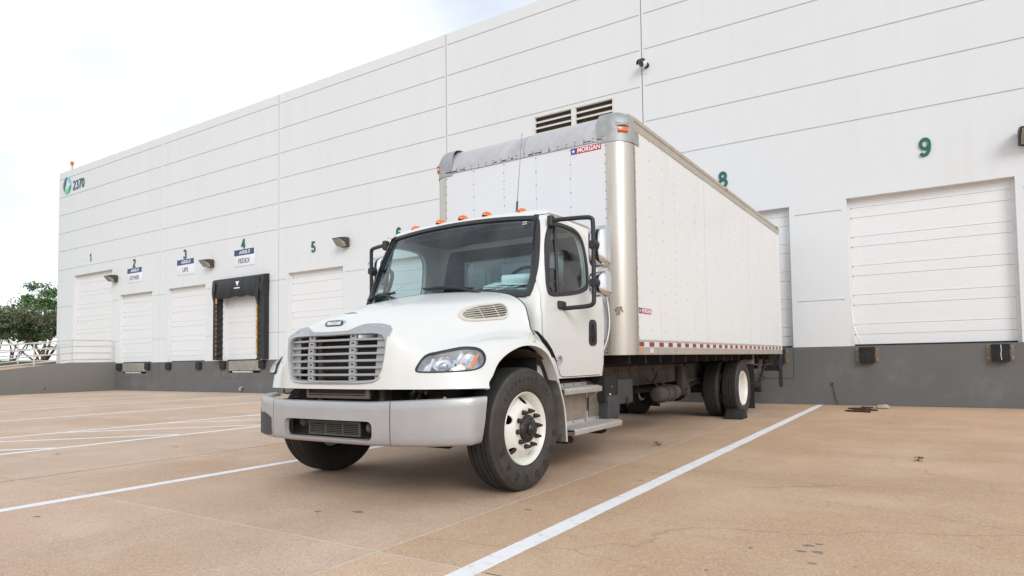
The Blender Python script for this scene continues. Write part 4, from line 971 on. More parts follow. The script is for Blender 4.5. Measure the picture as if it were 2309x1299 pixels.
# door lower crease, mirror hardware, grab handle, interior
for s in (1, -1):
    obj('drip_rail', MB().tube([T(s*1.035,-9.20,2.405),T(s*1.03,-8.9,2.418),T(s*1.03,-8.45,2.412),T(s*1.035,-8.32,2.39)], 0.008, 6), M['paint'], cab)
obj('grab_rail', MB().tube(smooth_poly([T(1.10,-8.215,1.72),T(1.12,-8.185,1.66),T(1.135,-8.17,1.45),T(1.12,-8.18,1.28),T(1.08,-8.21,1.14)], 4, False), 0.014, 8), M['chrome'], cab)
for s in (1, -1):
    mir = obj('mirror_bracket', MB().cbox(XC+s*1.06-.02, XC+s*1.06+.035, -9.24, -9.165, 2.265, 2.37, 0.012), M['trim'], truck)
    obj('lower_bracket', MB().cbox(XC+s*1.145-.03, XC+s*1.145+.03, -9.24, -9.12, 1.50, 1.575, 0.012), M['trim'], mir)
    P = [T(s*1.08,-9.20,2.325), T(s*1.20,-9.15,2.332), T(s*1.37,-9.085,2.337), T(s*1.415,-9.07,2.325), T(s*1.43,-9.065,2.28), T(s*1.43,-9.065,1.95), T(s*1.43,-9.07,1.60), T(s*1.42,-9.075,1.545), T(s*1.38,-9.085,1.525), T(s*1.25,-9.12,1.515), T(s*1.155,-9.15,1.51)]
    obj('mirror_arm', MB().tube(smooth_poly(P, 3, False), 0.0205, 10), M['trim'], mir)
    def mirror_head(z0, z1, nm):
        h = (z1-z0)/2; zc = (z0+z1)/2; cw = s*1.425; G = []
        for i in range(13):      # depth layers: front dome to rear rim
            t = i/12; y = -9.03+0.13*(1-cos(t*pi/2)) if i < 12 else -8.90
            k = sin(t*pi/2)**0.42 if i else 0.0
            G.append([T(cw+0.098*k*sx_, y, zc+h*k*sz_) for sx_, sz_ in [(math.copysign(abs(cos(a))**0.45, cos(a)), math.copysign(abs(sin(a))**0.28, sin(a))) for a in [2*pi*j/32 for j in range(32)]]])
        obj('mirror_shell', MB().grid(G, True, True), M['chrome'], mir)
        obj('mirror_glass', MB().add([tuple(Vector(p)+Vector((0,0.0,0))) for p in G[-1]], [tuple(range(32))]), M['chrome'], mir, normals=False)
        obj('mirror_boss', MB().lathe([(0.0,-0.045),(0.035,-.04),(0.045,-0.02),(0.05,0.01),(0.052,0.03)], T(cw, -9.05, zc), (0,1,0), 16).obox(T(cw,-9.065,zc), (0.03,0,0), (0,0.028,0), (0,0,0.032)), M['trim'], mir)
    mirror_head(1.885, 2.285, 'a'); mirror_head(1.615, 1.855, 'b')
# marker lights and antenna
ML = [-0.715, -0.33, -0.025, 0.275, 0.675]
for w in ML:
    y = -9.185+0.05*(abs(w)/.7)**2; z = 2.487-0.016*(abs(w)/.7)**2
    G = []
    for i in range(9):
        a = pi/2*i/8; G.append([T(w+0.043*sin(a)*cos(b)*(1.0), y+0.055+0.075*sin(a)*sin(b), z+0.050*cos(a)-.005) for b in [2*pi*j/20 for j in range(20)]])
    obj('marker_light', MB().grid(G, True, True), M['amber'], cab)
AW = -0.075
ant = obj('antenna', MB().cyl(T(0.62+AW,-9.0,2.50), T(0.62+AW,-9.0,2.512), 0.03, 12).cyl(T(0.62+AW,-9.0,2.51), T(0.625+AW,-8.995,2.62), 0.011, 8).tube([T(0.625+AW,-8.995,2.62), T(0.645+AW,-8.97,3.0), T(0.66+AW,-8.95,3.30)], [0.003,0.002,0.0015], 5).ball(T(0.66+AW,-8.95,3.30), 0.006, 5), M['rivet'], cab)
# interior
intr = obj('dashboard', MB().grid([[T(w, y+0.0, z) for w in (-1.0,-.7,-.3,0,.3,.7,1.0)] for y, z in ((-9.53,1.60),(-9.40,1.66),(-9.22,1.685),(-9.08,1.66),(-9.04,1.55),(-9.04,1.1))], True)
           .grid([[T(w, y, z) for w in (0.22,0.35,0.62,0.80)] for y, z in ((-9.30,1.68),(-9.2,1.755),(-9.10,1.77),(-9.03,1.72),(-9.02,1.5))], True), M['interior'], cab, normals=False)
sw = [T(0.50+0.215*cos(a), -8.86+0.215*sin(a)*0.42, 1.80+0.215*sin(a)*0.90) for a in [2*pi*k/28 for k in range(28)]]
c_ = T(0.50,-8.86,1.80)
obj('steering_wheel', MB().tube(sw, 0.016, 8, closed=True).tube([sw[0], c_, sw[14]], 0.018, 6).tube([sw[21], c_], 0.018, 6).lathe([(0,-.03),(.055,-.025),(.07,0),(.05,.03)], c_, (0,-0.9,0.42), 14).tube([c_, T(0.5,-9.1,1.55)], 0.03, 8), M['gasket'], cab)
for w in (0.50, -0.52):
    st_ = obj('seat', MB().cbox(XC+w-.25, XC+w+.25, -8.90, -8.42, 1.22, 1.38, 0.04).cbox(XC+w-.23, XC+w+.23, -8.50, -8.36, 1.36, 1.72 if w < 0 else 1.86, 0.04), M['seat'], cab)
    if w > 0: obj('headrest', MB().cbox(XC+w-.13, XC+w+.13, -8.47, -8.37, 1.87, 2.02, 0.03), M['seat'], st_)
obj('sun_visor', MB().obox(T(0.5,-9.11,2.35), (0.30,0,0), (0,0.075,0.03), (0,0.004,-0.01)).obox(T(-0.5,-9.11,2.35), (0.30,0,0), (0,0.075,0.03), (0,0.004,-0.01)), M['interior'], cab)
obj('grab_bar', MB().tube(smooth_poly([T(-1.0,-9.28,2.02),T(-0.93,-9.27,2.03),T(-0.88,-9.28,1.96),T(-0.90,-9.32,1.80),T(-0.95,-9.36,1.72),T(-1.02,-9.38,1.71)], 4, False), 0.02, 8), M['interior'], cab)
random.seed(4)
paps = thing('papers', 'stack of papers and a rolled sheet on the truck dashboard behind the windshield', 'papers', T(0.66,-9.28,1.70))
for i in range(9):
    a = random.uniform(-.35,.35); c = Vector(T(0.62+random.uniform(-.10,.10), -9.27+random.uniform(-.05,.05), 1.694+0.010*i))
    obj('sheet', MB().obox(c, (0.15*cos(a),0.15*sin(a),0.01*random.uniform(-1,1)), (-0.10*sin(a),0.10*cos(a),0.03), (0,0,0.003)), M['paper'], paps)
obj('rolled_sheet', MB().tube([T(0.60,-9.31,1.80), T(0.93,-9.27,1.80)], 0.045, 16), M['paper'], paps)
# wipers
def wiper(p0, p1, arm0, lab):
    n = 12; A = Vector((p0[0], 0, p0[1])); B = Vector((p1[0], 0, p1[1])); mb = MB(); pts = []
    for i in range(n+1):
        q = A.lerp(B, i/n); bow = 0.0
        pts.append(Vector(fs_(0.012)(q.x, q.z+0.0)))
    mb.tube(pts, 0.012, 6)
    m = (A+B)/2
    hi = [Vector(fs_(0.03+0.018*sin(pi*k/8))(A.lerp(B, .12+.76*k/8).x, A.lerp(B, .12+.76*k/8).z+0.012*sin(pi*k/8))) for k in range(9)]
    mb.tube(hi, 0.010, 6)
    for k in (1, 3, 5, 7): mb.tube([hi[k], pts[int(1+k*1.3)]], 0.005, 5)
    w = obj('wiper', mb, M['trim'], cab)
    m2 = Vector(fs_(0.055)(m.x, m.z+0.015)); a0 = Vector(fs_(0.05)(arm0[0], arm0[1])); mid = m2.lerp(a0, .5)+Vector((0,-0.02,0.02))
    obj('wiper_arm', MB().tube([a0, mid, m2], [0.017,0.013,0.010], 6).ball(a0, 0.022, 6), M['trim'], w)
wiper((-0.19,1.752), (0.42,1.715), (0.62,1.625), '')
wiper((-1.03,1.70), (-0.60,1.745), (-0.50,1.66), '')
obj('windshield_label', MB().box(XC+0.80, XC+0.85, -9.275, -9.274, 2.325, 2.332).box(XC+0.80, XC+0.85, -9.28, -9.279, 2.305, 2.312), M['tapewhite'], cab)

# ---------- hood
HL_PTS = [(-0.2032, -0.0552), (-0.1999, -0.0386), (-0.1842, -0.0083), (-0.1691, 0.0194), (-0.1502, 0.0444), (-0.1227, 0.061), (-0.0714, 0.0717), (-0.0087, 0.0851), (0.0555, 0.0987), (0.0947, 0.1054), (0.1503, 0.1066), (0.2001, 0.101), (0.2341, 0.0874), (0.2579, 0.0668), (0.2743, 0.0376), (0.2787, 0.0087), (0.2751, -0.0169), (0.2626, -0.0392), (0.2398, -0.0541), (0.2042, -0.0643), (0.1552, -0.0699), (0.0916, -0.0725), (-0.001, -0.0748), (-0.0844, -0.0756), (-0.1841, -0.0715)]
VENT_OUT = [(-0.3041, -0.014), (-0.2862, 0.0076), (-0.2545, 0.0281), (-0.2024, 0.0508), (-0.1311, 0.0666), (-0.0476, 0.0735), (0.0494, 0.0743), (0.1257, 0.0664), (0.1498, 0.0514), (0.1623, 0.0193), (0.1646, -0.0202), (0.1532, -0.0542), (0.1346, -0.0852), (0.1134, -0.1021), (0.0902, -0.1107), (-0.0214, -0.1082), (-0.1188, -0.1068), (-0.182, -0.1044), (-0.2411, -0.0955), (-0.2814, -0.0816), (-0.3017, -0.0585), (-0.31, -0.0365)]
VENT_IN = [(-0.2624, -0.0197), (-0.2353, 0.0045), (-0.1762, 0.0292), (-0.112, 0.0432), (-0.0443, 0.0503), (0.0322, 0.0486), (0.0845, 0.0497), (0.1292, 0.0428), (0.1458, 0.0186), (0.1497, -0.0137), (0.1427, -0.0382), (0.1282, -0.064), (0.1094, -0.0782), (0.0863, -0.0868), (-0.0126, -0.087), (-0.1097, -0.0853), (-0.2023, -0.0785), (-0.2516, -0.0632), (-0.2651, -0.0387)]
VENT_C = (-0.05, -0.018)
HG = [  # rows rear -> front -> down the nose, columns centre -> side
 [(0,-9.50,1.700),(.42,-9.52,1.685),(.80,-9.55,1.632),(1.00,-9.60,1.53),(1.075,-9.64,1.39),(1.10,-9.64,1.295),(1.16,-9.62,1.22),(1.235,-9.56,1.10),(1.25,-9.44,.845)],
 [(0,-9.72,1.675),(.40,-9.71,1.655),(.78,-9.70,1.60),(.965,-9.70,1.50),(1.045,-9.70,1.355),(1.085,-9.70,1.285),(1.16,-9.69,1.245),(1.245,-9.66,1.15),(1.27,-9.58,.845)],
 [(0,-9.95,1.625),(.37,-9.93,1.605),(.73,-9.89,1.55),(.905,-9.86,1.44),(.995,-9.84,1.315),(1.06,-9.83,1.275),(1.155,-9.82,1.25),(1.25,-9.79,1.16),(1.275,-9.74,.845)],
 [(0,-10.26,1.555),(.335,-10.23,1.535),(.65,-10.17,1.48),(.825,-10.12,1.375),(.925,-10.07,1.27),(1.02,-10.05,1.25),(1.135,-10.03,1.23),(1.24,-9.99,1.15),(1.28,-9.93,.845)],
 [(0,-10.54,1.465),(.31,-10.52,1.448),(.585,-10.46,1.40),(.755,-10.39,1.295),(.87,-10.32,1.21),(.985,-10.28,1.20),(1.11,-10.24,1.185),(1.215,-10.17,1.10),(1.272,-10.08,.845)],
 [(0,-10.71,1.38),(.29,-10.70,1.365),(.555,-10.655,1.32),(.715,-10.57,1.225),(.84,-10.50,1.155),(.965,-10.45,1.14),(1.09,-10.38,1.12),(1.20,-10.27,1.04),(1.265,-10.17,.845)],
 [(0,-10.775,1.29),(.29,-10.77,1.28),(.575,-10.735,1.245),(.71,-10.67,1.16),(.84,-10.61,1.09),(.975,-10.56,1.07),(1.095,-10.48,1.05),(1.19,-10.35,.98),(1.255,-10.25,.845)],
 [(0,-10.79,1.12),(.29,-10.788,1.11),(.575,-10.755,1.09),(.705,-10.71,1.04),(.84,-10.675,1.00),(.975,-10.62,.98),(1.09,-10.53,.965),(1.175,-10.42,.93),(1.24,-10.33,.845)],
 [(0,-10.785,.845),(.29,-10.782,.845),(.57,-10.755,.845),(.70,-10.725,.845),(.83,-10.70,.845),(.96,-10.655,.845),(1.085,-10.57,.845),(1.175,-10.48,.845),(1.235,-10.385,.845)]]
def cr1(P, t):
    n = len(P)-1; i = min(int(t), n-1); f = t-i
    b, c = P[i], P[i+1]
    a = P[i-1] if i > 0 else tuple(2*b[k]-c[k] for k in range(3))
    d = P[i+2] if i+2 <= n else tuple(2*c[k]-b[k] for k in range(3))
    return tuple(0.5*((2*b[k])+(c[k]-a[k])*f+(2*a[k]-5*b[k]+4*c[k]-d[k])*f*f+(3*b[k]-a[k]-3*c[k]+d[k])*f**3) for k in range(3))
NU, NV = 64, 64
def hood_pt(u, v):
    rows = []
    i0 = max(0, min(int(u), 7))
    R = [cr1(HG[i], v) for i in range(9)]
    return cr1(R, u)
cols = []
for j in range(NV+1):
    v = 8*j/NV
    R = [cr1(HG[i], v) for i in range(9)]
    cols.append([cr1(R, 8*i/NU) for i in range(NU+1)])
def mirror_hood(off=0.0):
    # full-width grid, centre column shared, C1 across the centre line
    G = []
    for i in range(NU+1):
        row = [(-cols[j][i][0], cols[j][i][1], cols[j][i][2]) for j in range(NV, 0, -1)]+[cols[j][i] for j in range(NV+1)]
        G.append([T(asym(p[0]), p[1], p[2]) for p in row])
    return G
def asym(w):
    k = min(max((abs(w)-.65)/.5, 0), 1); k = k*k*(3-2*k)
    return w+(0.02*k if w > 0 else 0.080*k)
HGd = mirror_hood()
hood_me = closed(MB().grid(HGd, True))
# force the centre to be flat across (no crease): smooth a little
bm = bmesh.new(); bm.from_mesh(hood_me)
for _ in range(5): bmesh.ops.smooth_vert(bm, verts=[v for v in bm.verts if not v.is_boundary], factor=0.5, use_axis_x=True, use_axis_y=True, use_axis_z=True)
bm.normal_update()
flip = sum(f.normal.z for f in bm.faces) < 0
if flip: bmesh.ops.reverse_faces(bm, faces=bm.faces); bm.normal_update()
bvh = BVHTree.FromBMesh(bm)
# give it thickness
bm.to_mesh(hood_me)
def solidify(me, th):
    o = bpy.data.objects.new('tmp', me); COL.objects.link(o); md = o.modifiers.new('s', 'SOLIDIFY'); md.thickness = th; md.offset = -1
    bpy.context.view_layer.update(); r = bpy.data.meshes.new_from_object(o.evaluated_get(bpy.context.evaluated_depsgraph_get()))
    bpy.data.objects.remove(o)
    b2 = bmesh.new(); b2.from_mesh(r); bmesh.ops.recalc_face_normals(b2, faces=b2.faces); b2.to_mesh(r); b2.free(); return r
hood_me = solidify(hood_me, 0.014)
bm.free()
def hit(o, d, off=0.0):
    loc, nrm, _, _ = bvh.ray_cast(Vector(o), Vector(d).normalized())
    if loc is None:
        loc, nrm, _, _ = bvh.find_nearest(Vector(o)+Vector(d).normalized()*1.0)
    if nrm.dot(Vector(d)) > 0: nrm = -nrm
    return loc+nrm*off
ARCH = [(-10.40,0.60),(-10.39,.845),(-10.33,.93),(-10.25,1.03),(-10.13,1.105),(-9.97,1.155),(-9.80,1.155),(-9.66,1.11),(-9.56,1.03),(-9.49,.93),(-9.455,.845),(-9.42,.60)]
ARCH = [tuple(p) for p in smooth_poly(ARCH, 3)]
GO = [(0,1.290),(.20,1.295),(.235,1.304),(.305,1.337),(.34,1.343),(.45,1.342),(.53,1.325),(.58,1.285),(.597,1.22),(.588,1.10),(.562,.98),(.525,.92),(.46,.893),(.3,.884),(0,.882)]
GOf = GO+[(-a,b) for a, b in GO[1:-1][::-1]]
GI = [(0,1.256),(.25,1.258),(.46,1.258),(.515,1.245),(.543,1.215),(.548,1.16),(.54,1.06),(.515,.97),(.49,.932),(.45,.918),(.3,.911),(0,.909)]
GIf = GI+[(-a,b) for a, b in GI[1:-1][::-1]]
cut_g = closed(MB().prism([T(a, -11.2, b) for a, b in scaled(GOf, -0.022)], (0,0.62,0)))
# headlight outline in the plane facing (1,-1) diagonally: s along (1,1)/sqrt2 from w-y, z
HL_DIR = Vector((0.42, -0.9075, 0)).normalized(); HL_T = Vector((-HL_DIR.y, HL_DIR.x, 0))
HLO = Vector(T(0.98, -10.58, 1.04))
HL = smooth_poly(HL_PTS, 3)
HL = [tuple(p) for p in HL]
def hl_surf(s, off):
    def f(a, b):
        d = HL_DIR.copy()
        o = HLO+HL_T*a+Vector((0,0,b))+d*1.0
        p = hit(o, -d, off); q = Vector((2*XC-p.x, p.y, p.z)) if s < 0 else p
        return tuple(q)
    return f
def hl_prism(s):
    P = [HLO+HL_T*a+Vector((0,0,b))+HL_DIR*0.5 for a, b in scaled(HL, -0.004)]; e = -HL_DIR*0.9
    if s < 0: P = [Vector((2*XC-p.x, p.y, p.z)) for p in P]; e = Vector((-e.x, e.y, e.z))
    return closed(MB().prism(P, e))
cutters = [('DIFFERENCE', closed(MB().prism([T(0.75, a, b) for a, b in ARCH], (1.0,0,0)))), ('DIFFERENCE', closed(MB().prism([T(-1.75, a, b) for a, b in ARCH], (1.0,0,0)))),
           ('DIFFERENCE', cut_g), ('DIFFERENCE', hl_prism(1)), ('DIFFERENCE', hl_prism(-1))]
hm = evaluated(hood_me, cutters)
for p in hm.polygons: p.use_smooth = True
hood = link(hm, 'hood', M['paint'], truck, sharp=38, normals=False)
# shut line between the hood and the cowl
for s in (1, -1):
    P_ = []
    for j in range(int(NV*2.3/8), int(NV*5.6/8)+1):
        q = cols[j][0]; P_.append(T(asym(s*q[0]), q[1]+.004, q[2]))
    obj('hood_shut_line', MB().tube(P_, 0.0055, 6), M['gasket'], hood)
# arch lip
def arch_lip(s):
    A = []; 
    pts = [(-10.405,.848),(-10.34,.93),(-10.25,1.03),(-10.13,1.105),(-9.97,1.155),(-9.80,1.155),(-9.66,1.11),(-9.56,1.03),(-9.49,.93),(-9.455,.86)]
    P = smooth_poly(pts, 4, False); G = []
    for p in P:
        h = hit(T(2.2, p[0], p[1]), (-1,0,0), 0.0)
        w = min(h.x-XC, 1.305) if h.x-XC > 1.0 else 1.24
        G.append([T(s*(w-0.002), p[0], p[1]+0.001), T(s*(w-0.05), p[0]*1.0, p[1]+0.004), T(s*(w-0.10), p[0], p[1]+0.01)])
    return MB().grid(G, True)
for s in (1, -1): obj('wheel_arch_lip', arch_lip(s), M['paint'], hood, normals=False)
# inner liner and splash guard behind the wheel
def liner(s):
    G = []
    for i in range(17):
        a = radians(146-164*i/16); r = 0.60
        y, z = -9.87+r*1.0*cos(a)*-1*-1, 0.52+r*1.02*sin(a)
        G.append([T(s*w, y, z) for w in (1.20, 1.05, 0.9, 0.62)])
    return MB().grid(G, True)
for s in (1, -1):
    obj('wheel_liner', liner(s), M['liner'], hood, normals=False)
    L = [(-9.50,1.06),(-9.44,.95),(-9.37,.80),(-9.30,.62),(-9.275,.45),(-9.268,.317)]
    P = smooth_poly(L, 3, False)
    G = [[T(s*1.235, y, z), T(s*1.22, y-0.012, z), T(s*1.05, y-0.03, z+0.0), T(s*0.75, y-0.02, z)] for y, z in P]
    obj('splash_guard', MB().grid(G, True), M['splash'], hood, normals=False)
    obj('guard_edge', MB().tube([g[0] for g in G], 0.008, 6), M['rail'], hood)
    # rubber fender extension between fender and cab
    Q = [(-9.66,1.262),(-9.58,1.215),(-9.50,1.15),(-9.45,1.09),(-9.42,1.04)]
    obj('fender_seal', MB().grid([[T(s*1.15, y, z+0.035), T(s*1.205, y-0.004, z+0.02), T(s*1.245, y-0.01, z-0.012), T(s*1.235, y, z-0.03)] for y, z in Q], True), M['trim'], hood, normals=False)
# side marker on fender
c = hit(T(1.20,-9.70,2.2), (0,0,-1), 0.0)
p = hit(T(2.0,-9.80,1.213), (-1,0,0), 0.004)
obj('fender_lamp', MB().lathe([(0,0.016),(0.018,0.014),(0.032,0.006),(0.036,0)], p, (1,-0.15,0.7), 18), M['beige'], hood)
# hood slot
for s in (1,-1):
    q0 = hit(T(s*0.0-0.02,-10.58,2.5), (0,0,-1), 0.002)
if True:
    G = [[hit(T(w,-10.585+0.015*(1-((w)/.085)**2)*k,2.5), (0,0,-1), 0.003) for w in (-.085,-.05,0,.05,.085)] for k in (0,1)]
    obj('hood_slot', MB().grid(G, False), M['gasket'], hood, normals=False)
# grille
gr = obj('grille', MB(), None, truck) if False else None
def gy(w, z):      # grille plane, follows the nose
    return -10.795+0.075*(abs(w)/.6)**2.2+0.02*max(0,(z-1.1)/.2)
def ny(a, b):     # nose surface, never in front of the grille plane
    p = hit(T(a, -11.6, b), (0,1,0)); return max(p.y, gy(a, b)-0.01)
def ringmesh(A, B, y_out, depth):
    n = len(A); mb = MB()
    vs = [T(a, ny(a,b)+0.01, b) for a, b in A]+[T(a, ny(a,b)-y_out*0.6, b) for a, b in A]+[T(a, ny(a,b)-y_out, b) for a, b in scaled(A,-0.006)]+[T(a, .5*(ny(a,b)+gy(a,b))-y_out, b) for a, b in scaled(B,0.007)]+[T(a, gy(a,b)-y_out*.3, b) for a, b in B]+[T(a, gy(a,b)+depth, b) for a, b in B]
    return mb.add(vs, [(k*n+i, k*n+(i+1) % n, (k+1)*n+(i+1) % n, (k+1)*n+i) for k in range(5) for i in range(n)], True)
def resample(P, n):
    P = [Vector(p) for p in P]; L = [0]
    for a, b in zip(P, P[1:]+[P[0]]): L.append(L[-1]+(b-a).length)
    o = []
    for k in range(n):
        t = L[-1]*k/n; i = max(j for j in range(len(P)) if L[j] <= t); f = (t-L[i])/(L[i+1]-L[i]); q = P[i].lerp(P[(i+1) % len(P)], f); o.append((q.x, q.y))
    return o
def angular(P, n, c=(0,1.09)):   # resample by angle round a centre so two loops correspond
    o = []
    Q = [Vector(p) for p in P]
    for k in range(n):
        a = 2*pi*(k+.5)/n; d = Vector((cos(a)*1.4, sin(a)*1.0)); best = None
        for i in range(len(Q)):
            A, B = Q[i]-Vector(c), Q[(i+1) % len(Q)]-Vector(c); e = B-A; den = d.x*e.y-d.y*e.x
            if abs(den) < 1e-9: continue
            t = (A.x*e.y-A.y*e.x)/den; u = (A.x*d.y-A.y*d.x)/den
            if t > 0 and -1e-6 <= u <= 1+1e-6: best = t if best is None else min(best, t)
        o.append((c[0]+d.x*best, c[1]+d.y*best))
    return o
GA, GB = angular(GOf, 120), angular(GIf, 120)
gr = obj('grille_surround', ringmesh(GA, GB, 0.014, 0.05), M['grille'], truck, normals=False)
for k in range(6):
    z = 1.222-0.0537*k; n = 16; G = []
    wmax = 0.545-0.03*(k/5)
    for i in range(n+1):
        w = -wmax+2*wmax*i/n; y = gy(w, z)+0.004
        G.append([T(w,y+0.014,z+0.009),T(w,y+0.004,z+0.0095),T(w,y,z+0.005),T(w,y,z-0.005),T(w,y+0.004,z-0.009),T(w,y+0.014,z-0.008)])
    obj('grille_slat', MB().grid(G, False, True), M['grille'], gr)
for s in (-1, 1):
    for k in range(7):
        z = 1.249-0.0537*k-0.001; zz = (z+0.012, z-0.016) if k else (z+0.006, z-0.016)
        if k == 6: zz = (z+0.012, z-0.016)
        w0, w1 = 0.205, 0.272
        y = gy(.24, z)+0.006
        O = rrect(s*.2385-.034, s*.2385+.034, z-0.0185, z+0.0175, 0.004, 1); I = rrect(s*.2385-.019, s*.2385+.019, z-0.0065, z+0.0065, 0.006, 1)
        O2, I2 = angular(O, 24, (s*.2385, z)), angular(I, 24, (s*.2385, z)); n = 24
        vs = [T(a,y+0.02,b) for a, b in O2]+[T(a,y,b) for a, b in O2]+[T(a,y,b) for a, b in I2]+[T(a,y+0.02,b) for a, b in I2]
        obj('grille_tab', MB().add(vs, [(q*n+i, q*n+(i+1) % n, (q+1)*n+(i+1) % n, (q+1)*n+i) for q in range(3) for i in range(n)]), M['grille'], gr, normals=False)
    sp = [(s*a, b) for a, b in ((0.448,1.262),(0.55,1.262),(0.56,1.20),(0.548,1.04),(0.52,0.95),(0.50,0.905),(0.430,0.905))]
    obj('side_blank', MB().prism([T(a, gy(a,b)+0.028, b) for a, b in sp], (0,0.008,0)), M['grille'], gr)
    for (a, b) in ((0.525,1.237),(0.468,0.931)):
        obj('screw', MB().cyl(T(s*a, gy(a,b)+0.028, b), T(s*a, gy(a,b)+0.018, b), 0.010, 10), M['hub'], gr)
rad = obj('radiator', MB().box(XC-.42, XC+.42, -10.60, -10.55, 0.74, 1.24), M['radiator'], truck)
for w in (-0.315, 0.395): obj('radiator_post', MB().box(XC+w-.022, XC+w+.022, -10.63, -10.601, 0.72, 1.25), M['radpost'], rad)
for k in range(30): 
    if k % 2 == 0: obj('radiator_fin', MB().box(XC-.29, XC+.37, -10.612, -10.601, 0.765+0.0155*k, 0.769+0.0155*k), M['frame'], rad)
obj('cooler', MB().box(XC-.335, XC+.36, -10.72, -10.67, 0.785, 0.865), M['radiator'], rad)
obj('cooler_frame', MB().box(XC-.345, XC+.375, -10.735, -10.72, 0.770, 0.792).box(XC-.345, XC-.315, -10.735, -10.72, 0.792, 0.90).box(XC+.335, XC+.375, -10.735, -10.72, 0.792, 0.90).box(XC-.315,XC+.335,-10.737,-10.722,.80,.807), M['radpost'], rad)
for s in (1, -1): obj('inner_apron', MB().box(XC+s*.66-.01, XC+s*.66+.01, -10.45, -9.56, .50, 1.27).box(XC+s*.9-.24, XC+s*.9+.24, -9.60, -9.585, .75, 1.22), M['undercar'], truck)
# engine bay bulk, axle, springs: dark masses below the hood
eng = obj('engine', MB().cbox(XC-.40, XC+.40, -10.5, -9.55, 0.62, 1.15, 0.05).cbox(XC-.85, XC-.42, -10.45, -9.6, 0.70, 1.0, 0.04).cbox(XC+.42, XC+.80, -10.45, -9.6, 0.72, 1.02, 0.04), M['undercar'], truck)
random.seed(8)
mbh = MB()
for i in range(16):
    a = Vector(T(random.uniform(.35,1.0)*random.choice((-1,1,1)), random.uniform(-10.60,-10.4), random.uniform(.72,.90))); b = a+Vector((random.uniform(-.3,.3), random.uniform(-.05,.1), random.uniform(-.12,.12))); m_ = (a+b)/2+Vector((0,-.03,random.uniform(-.08,.04)))
    mbh.tube(smooth_poly([a, m_, b], 4, False), random.uniform(.008,.022), 6)
tag(obj('engine_hoses', mbh, M['hub'], truck), kind='stuff')
obj('front_axle', MB().tube([T(-.95,-9.87,.50),T(-.6,-9.87,.44),T(-.4,-9.87,.34),T(.4,-9.87,.34),T(.6,-9.87,.44),T(.95,-9.87,.50)], 0.055, 8).cbox(XC-.50,XC-.40,-10.5,-9.2,.42,.48,.01).cbox(XC+.40,XC+.50,-10.5,-9.2,.42,.48,.01), M['undercar'], truck)
# emblem
ec = hit(T(0,-11.5,1.352), (0,1,0), 0.0); en = Vector((0,-0.93,0.37)).normalized(); eu = Vector((0,0.37,0.93)).normalized()
def oval(a, b, off, d, m, nm, par, p=0.55):
    P = []
    for k in range(40):
        t = 2*pi*k/40; P.append(ec+en*off+Vector((1,0,0))*a*math.copysign(abs(cos(t))**p, cos(t))+eu*b*math.copysign(abs(sin(t))**p, sin(t)))
    return obj(nm, MB().prism(P, en*d), m, par, bevel=0.002)
em = oval(0.118, 0.034, -0.006, 0.012, M['chrome'], 'emblem', hood)
oval(0.104, 0.0255, 0.0062, 0.003, M['emblem'], 'emblem_plate', hood)
text('emblem_lettering', 'FREIGHTLINER', 0.037, ec+en*0.0105, (1,0,0), eu, M['decalwhite'], hood, bold=0.0012, depth=0.002, sx=0.66, shear=0.15)
